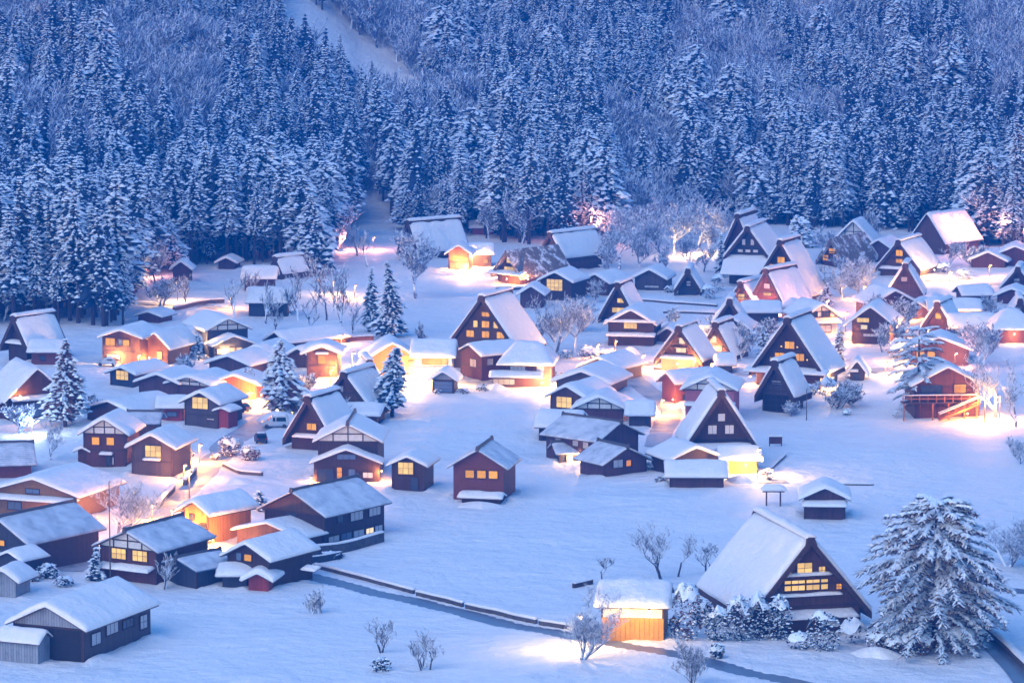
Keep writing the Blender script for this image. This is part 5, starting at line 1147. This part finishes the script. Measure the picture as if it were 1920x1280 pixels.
def run_points(pix, step):
    pts = [flat(u, v) for u, v in pix]; out = []
    for a, b in zip(pts[:-1], pts[1:]):
        n = max(1, int(math.dist(a, b) / step))
        out += [(a[0] + (b[0] - a[0]) * i / n, a[1] + (b[1] - a[1]) * i / n) for i in range(n)]
    return out + [pts[-1]]
def low_wall(pix, h, wd, label, mat='stone', ts=0.35):
    pts = run_points(pix, 1.2); (x0, y0) = pts[0]; z0 = float(terrain(x0, y0)); root = empty('low_wall', (x0, y0, z0)); tag(root, label, 'wall', 'low walls under snow')
    mb = MB(); P = []
    for i, (x, y) in enumerate(pts):
        a = pts[max(i - 1, 0)]; b = pts[min(i + 1, len(pts) - 1)]; d = Vector((b[0] - a[0], b[1] - a[1], 0)).normalized(); n = Vector((-d.y, d.x, 0)) * wd / 2
        P.append((Vector((x - x0, y - y0, float(terrain(x, y)) - z0)), n))
    for (p, n), (q, m_) in zip(P[:-1], P[1:]):
        dn, up = Vector((0, 0, -0.6)), Vector((0, 0, h)); mb.hexa([p - n + dn, q - m_ + dn, q + m_ + dn, p + n + dn, p - n + up, q - m_ + up, q + m_ + up, p + n + up], mat)
    mb.obj('masonry' if mat == 'stone' else 'boards', root)
    _seed[0] += 1
    def S(a, b):
        t = max(0, min(1, a)) * (len(P) - 1); i = min(int(t), len(P) - 2); f = t - i
        c = P[i][0].lerp(P[i + 1][0], f); n = P[i][1].lerp(P[i + 1][1], f); return c + n * (2 * b - 1) * 1.25 + Vector((0, 0, h))
    if ts: snow_sheet(S, lambda a, b: UP, ts, max(6, len(P)), 3, len(P) * 1.2, wd * 1.3, _seed[0]).obj('wall_snow', root, True)
low_wall([(590, 1064), (680, 1086), (776, 1111)], 0.5, 0.35, 'snow-topped low wall along the dark lane, leftmost stretch')
low_wall([(782, 1114), (868, 1136)], 0.5, 0.35, 'short snow-topped wall along the lane, second stretch')
low_wall([(874, 1138), (1006, 1167)], 0.5, 0.35, 'snow-topped wall along the lane, third stretch')
low_wall([(1012, 1169), (1100, 1189)], 0.5, 0.35, 'lamplit snow-topped wall along the lane nearest the bare tree')
low_wall([(1848, 1186), (1890, 1228), (1945, 1282)], 0.9, 0.6, 'dark snow-edged wall along the ditch at the bottom right')
low_wall([(565, 1040), (640, 1030), (718, 1014)], 1.3, 0.5, 'rough garden wall with snow before the large glazed house', ts=0.25)
low_wall([(325, 582), (370, 572), (420, 568)], 0.8, 0.4, 'lamplit curving wall by the clearing lamp')
low_wall([(616, 646), (700, 641)], 0.8, 0.5, 'orange-lit snowy wall behind the narrow storehouse', 'wood_orange')
low_wall([(296, 952), (326, 916)], 0.9, 0.5, 'lamplit wall beside the road below the frosted tree', 'stone')
low_wall([(346, 905), (366, 884)], 0.9, 0.5, 'short dark wall at the upper road side', 'stone')
low_wall([(1075, 1097), (1110, 1090)], 0.6, 0.4, 'dark beam of fence left of the storehouse roof', 'timber', 0.15)
low_wall([(420, 872), (450, 885), (492, 888)], 0.5, 0.5, 'pond edging beside the road bend', 'stone', 0.3)
low_wall([(1430, 892), (1445, 880), (1472, 852)], 0.35, 0.3, 'snow-buried fence line beside the steep white-windowed farmhouse', 'timber', 0.3)
low_wall([(130, 1040), (165, 1010), (180, 985)], 1.3, 0.3, 'pinkish board fence beside the ochre house', 'wood_orange', 0.15)
low_wall([(1575, 908), (1638, 907)], 0.22, 0.3, 'thin dark kerb across the upper field', 'timber', 0.2)
low_wall([(1225, 690), (1320, 694)], 0.5, 0.4, 'fence before the two-cream-window thatched house', 'timber', 0.3)

low_wall([(1196, 566), (1260, 570), (1345, 574)], 0.4, 0.4, 'terrace edge below the tiny thatched hut', 'stone', 0.3)
low_wall([(1244, 586), (1290, 588), (1340, 590)], 0.4, 0.4, 'second terrace edge below the tiny thatched hut', 'stone', 0.3)
low_wall([(930, 545), (985, 543)], 0.5, 0.4, 'garden edging below the patchy thatched farmhouse', 'stone', 0.3)
low_wall([(565, 1058), (600, 1052), (640, 1042)], 0.9, 0.3, 'picket fence before the large glazed house', 'wood_blue', 0.12)
def gate(u, v, label):
    x, y, z, s = ground(u, v); root = empty('wooden_gate', (x, y, z)); tag(root, label, 'gate')
    for xx in (-0.95, 0.95):
        mb = MB(); mb.box(xx - .1, xx + .1, -.1, .1, -.5, 1.9, 'timber'); mb.obj('post', root)
    mb = MB(); mb.box(-1.5, 1.5, -.12, .12, 1.9, 2.1, 'timber'); mb.obj('beam', root)
    mb = MB(); mb.hexa([(-1.7, -.7, 2.15), (1.7, -.7, 2.15), (1.7, .7, 2.15), (-1.7, .7, 2.15), (-1.2, -.1, 2.6), (1.2, -.1, 2.6), (1.2, .1, 2.6), (-1.2, .1, 2.6)], 'timber'); ro = mb.obj('roof', root)
    snow_sheet(lambda a, b: (-1.7 + 3.4 * a, -.7 + 1.4 * b, 2.2 + 0.45 * (1 - abs(2 * b - 1)) * min(1, 4 * min(a, 1 - a) + .2)), lambda a, b: UP, 0.55, 6, 5, 3.4, 1.6, 991).obj('roof_snow', ro, True)
gate(1450, 948, 'snow-capped wooden gate in the field above the nearest farmhouse')

def signboard(u, v, label):
    x, y, z, s = ground(u, v); root = empty('notice_board', (x, y, z)); tag(root, label, 'board')
    for xx in (-.9, .9):
        mb = MB(); mb.box(xx - .07, xx + .07, -.07, .07, -.5, 1.5, 'timber'); mb.obj('post', root)
    mb = MB(); mb.box(-1.0, 1.0, -.11, -.072, .35, 1.45, 'wood_red'); mb.obj('board', root)
    snow_sheet(lambda a, b: (-1.15 + 2.3 * a, -.3 + .6 * b, 1.5), lambda a, b: UP, 0.4, 5, 3, 2.3, .6, 992).obj('snow_cap', root, True)
signboard(1454, 836, 'small dark notice board half buried beside the fence line')

# staircase and balcony of the red house at right
def balcony_house():
    root, s, W = house(1775, 782, 122, 62, 100, 9, -4, 'orange-lit red house with balcony and outside stairs at right', wall='red', wins=[(-30, 52, 40, 18, 'dark', 0, (3, 1)), (24, 54, 22, 16, 'orange', 0, (2, 1))], lamps=[(58, 40, 220, 2.6, OR), (30, 14, 160, 3.6, OR)])  # lower lamp added to deepen the orange on this front
    m = lambda p: p / s
    zf = m(32); d = 1.8; x0, x1 = -m(88), m(56)
    mb = MB(); mb.box(x0, x1, -d, -0.01, zf - .22, zf, 'timber'); b = mb.obj('balcony_floor', root)
    for i in range(10):
        xx = x0 + .1 + (x1 - x0 - .2) * i / 9; mb = MB(); mb.box(xx - .06, xx + .06, -d, -d + .12, zf, zf + 1.0, 'wood_orange'); mb.obj('baluster', b)
    for zz in (zf + .5, zf + 1.0):
        mb = MB(); mb.box(x0, x1, -d - .02, -d + .06, zz, zz + .1, 'wood_orange'); mb.obj('handrail', b)
    snow_sheet(lambda a, c: (x0 + (x1 - x0) * a, -d + .12 * c, zf + 1.1), lambda a, c: UP, .14, 12, 2, x1 - x0, .14, 993, out=0.03, edge=0.05).obj('rail_snow', b, True)
    for xx in (x0 + .3, -m(30), 0, m(30), x1 - .2):
        mb = MB(); mb.box(xx - .1, xx + .1, -d + .1, -d + .3, -.6, zf - .2, 'wood_orange'); mb.obj('post', root)
    ns = 12; sx0, sx1 = -m(20), x1
    st = link('staircase', None, root)
    for i in range(ns):
        f = i / ns; xx = sx0 + (sx1 - sx0) * f; zz = zf * (i + 1) / (ns + 1)
        mb = MB(); mb.box(xx, xx + (sx1 - sx0) / ns + .05, -d - 1.3, -d - .1, zz - .07, zz, 'wood_orange'); mb.obj('step', st)
    for yy in (-d - 1.35, -d - .1):
        mb = MB(); mb.hexa([(sx0, yy, -.1), (sx1, yy, zf - .3), (sx1, yy + .08, zf - .3), (sx0, yy + .08, -.1), (sx0, yy, .25), (sx1, yy, zf + .05), (sx1, yy + .08, zf + .05), (sx0, yy + .08, .25)], 'wood_orange'); mb.obj('stringer', st)
        mb = MB(); mb.hexa([(sx0, yy, .95), (sx1, yy, zf + .85), (sx1, yy + .08, zf + .85), (sx0, yy + .08, .95), (sx0, yy, 1.1), (sx1, yy, zf + 1.0), (sx1, yy + .08, zf + 1.0), (sx0, yy + .08, 1.1)], 'snow'); mb.obj('handrail', st)
        for i in range(6):
            f = i / 5; xx = sx0 + (sx1 - sx0) * f * .98; mb = MB(); mb.box(xx, xx + .07, yy, yy + .07, zf * f, zf * f + .98, 'wood_orange'); mb.obj('baluster', st)
balcony_house()

def car(u, v, yaw, body, label, van=False):
    x, y, z, s = ground(u, v); root = empty('parked_car', (x, y, z + 0.04), R(yaw)); tag(root, label, 'car', 'parked cars')
    L, Wd, H = (4.3, 1.7, 1.85) if van else (3.9, 1.65, 1.5); hw = Wd / 2
    prof = ([(-L / 2, .35), (L / 2, .35), (L / 2, .85), (L / 2 - .25, 1.0), (L / 2 - 1.0, 1.08), (L / 2 - 1.55, H - .08), (L / 2 - 1.8, H), (-L / 2 + .35, H), (-L / 2 + .1, H - .15), (-L / 2, .95)] if van else
            [(-L / 2, .35), (L / 2, .35), (L / 2, .72), (L / 2 - .2, .85), (L / 2 - 1.05, .95), (L / 2 - 1.65, H - .06), (L / 2 - 1.9, H), (-L / 2 + .95, H), (-L / 2 + .7, H - .06), (-L / 2 + .15, .95), (-L / 2, .8)])
    mb = MB(); n = len(prof); k = mb.mi(body)
    tp = lambda z_: hw if z_ < 1.0 else hw - (z_ - 1.0) * .28
    mb.v += [(a, -tp(b), b) for a, b in prof] + [(a, tp(b), b) for a, b in prof]
    mb.f += [tuple(range(n)), tuple(range(2 * n - 1, n - 1, -1))]; mb.m += [k, k]
    for i in range(n):
        j = (i + 1) % n; mb.f.append((i, n + i, n + j, j)); mb.m.append(k)
    mb.obj('body', root)
    for sd in (-1, 1):
        for a, b in (((-L / 2 + .45, -.15), (-.05, L / 2 - 1.75)) if van else ((-L / 2 + .8, -.1), (0, L / 2 - 1.8))):
            mb = MB(); y0 = sd * (hw - .02); yt = sd * (tp(H - .2) + .012)
            q = [(a, y0 + sd * .022, 1.04), (b, y0 + sd * .022, 1.04), (b - .05, yt, H - .2), (a + .08, yt, H - .2)]
            mb.face(q if sd < 0 else q[::-1], 'car_glass'); mb.obj('side_window', root)
        for wx in (-L / 2 + .75, L / 2 - .8):
            mb = MB(); mb.tube([(wx, sd * (hw - .2), .31), (wx, sd * (hw + .02), .31)], [.31, .31], 'rubber', 12); wh = mb.obj('wheel', root)
            mb = MB(); mb.tube([(wx, sd * (hw + .0), .31), (wx, sd * (hw + .03), .31)], [.19, .17], 'pole_metal', 8); mb.obj('rim', wh)
        mb = MB(); mb.box(L / 2 - .06, L / 2 + .015, sd * hw * .55 - .2 * (sd > 0), sd * hw * .55 + .2 * (sd < 0) + .0, .62, .78, 'glass_pale'); mb.obj('headlight', root)
        mb = MB(); mb.box(-L / 2 - .015, -L / 2 + .05, sd * hw * .8 - .1, sd * hw * .8 + .1, .7, .9, 'tail_red'); mb.obj('tail_light', root)
    fx, fz = (L / 2 - 1.0, 1.1) if van else (L / 2 - 1.07, .97); tx = L / 2 - (1.53 if van else 1.63)
    mb = MB(); e = .03; mb.face([(fx + e, -hw + .12, fz), (fx + e, hw - .12, fz), (tx + e, tp(H) - .1, H - .12), (tx + e, -tp(H) + .1, H - .12)], 'car_glass'); mb.obj('windscreen', root)
    rx = -L / 2 - .005 if van else -L / 2 + .13
    mb = MB(); mb.face([(rx - e, hw - .15, 1.05), (rx - e, -hw + .15, 1.05), ((-L / 2 + .07 if van else -L / 2 + .62), -tp(H) + .12, H - .2), ((-L / 2 + .07 if van else -L / 2 + .62), tp(H) - .12, H - .2)], 'car_glass'); mb.obj('rear_window', root)
    a0, a1 = (-L / 2 + .4, L / 2 - 1.85) if van else (-L / 2 + 1.0, L / 2 - 1.95)
    _seed[0] += 1
    snow_sheet(lambda a, b: (a0 + (a1 - a0) * a, (2 * b - 1) * (tp(H) - .1), H), lambda a, b: UP, .16, 6, 4, a1 - a0, 2 * tp(H), _seed[0], out=.03, edge=.2).obj('roof_snow', root, True)
car(516, 801, 185, 'car_silver', 'silver van parked beside the small thatched farmhouse', True)
car(489, 829, 100, 'car_dark', 'dark car with red tail light behind the silver van')
car(203, 686, 160, 'car_silver', 'pale car with snow on its roof beside the amber-windowed house')
car(448, 772, 150, 'car_dark', 'dark car half hidden by the grey boarded house')

def mound(u, v, wpx, hpx, label, seed):
    x, y, z, s = ground(u, v); rr = wpx / s / 2; hh = hpx / s; mb = MB(); k = mb.mi('snow'); r = random.Random(seed); p1, p2 = r.random() * 6, r.random() * 6
    rows, cols = 8, 22
    for i in range(rows + 1):
        f = i / rows
        for j in range(cols):
            t = 6.283 * j / cols; q = rr * f * (1 + .2 * math.sin(2 * t + p1) + .12 * math.sin(5 * t + p2))
            mb.v.append((math.cos(t) * q, math.sin(t) * q * .8, hh * 0.7 * math.cos(f * 1.57) ** 1.3 * (1 + .12 * math.sin(3 * t + p2) * f) - .25 * f))
    for i in range(rows):
        for j in range(cols):
            mb.f.append((i * cols + j, (i + 1) * cols + j, (i + 1) * cols + (j + 1) % cols, i * cols + (j + 1) % cols)); mb.m.append(k)
    o = mb.obj('snow_mound', None, True); o.location = (x, y, z); tag(o, label, 'snow pile', 'shovelled snow piles')
mound(1392, 905, 80, 24, 'glowing snow pile before the yellow board shed', 1)
mound(1182, 664, 44, 22, 'rounded snow pile below the dark double-roofed house', 2)
mound(1868, 796, 60, 18, 'brightly lit snow pile under the orange lamp', 3)
mound(520, 788, 90, 26, 'big snow heap behind the silver van', 4)
mound(930, 728, 60, 14, 'snow pile along the bright central street', 5)
mound(1120, 880, 60, 18, 'snow bank before the low glazed porch', 6)
mound(1640, 1228, 100, 24, 'smooth snow bank between farmhouse and great pine', 7)
mound(440, 905, 80, 16, 'snow heap beside the garden pond', 8)
mound(900, 948, 110, 12, 'snow drift at the foot of the three-window red house', 9)

# ---------------------------------------------------------------- the blue dusk air
m, nt, b = new_mat('haze_air'); nt.nodes.remove(b)
pv = N(nt, 'ShaderNodeVolumePrincipled'); pv.inputs['Color'].default_value = (0.0, 0.23, 1.0, 1); pv.inputs['Density'].default_value = 0.00047; pv.inputs['Anisotropy'].default_value = 0.0
nt.links.new(pv.outputs[0], nt.nodes['Material Output'].inputs['Volume'])
mb = MB(); mb.box(-900, 900, -30, 2700, -5, 330, 'haze_air'); tag(mb.obj('haze'), 'thin blue dusk haze filling the valley', kind='stuff')
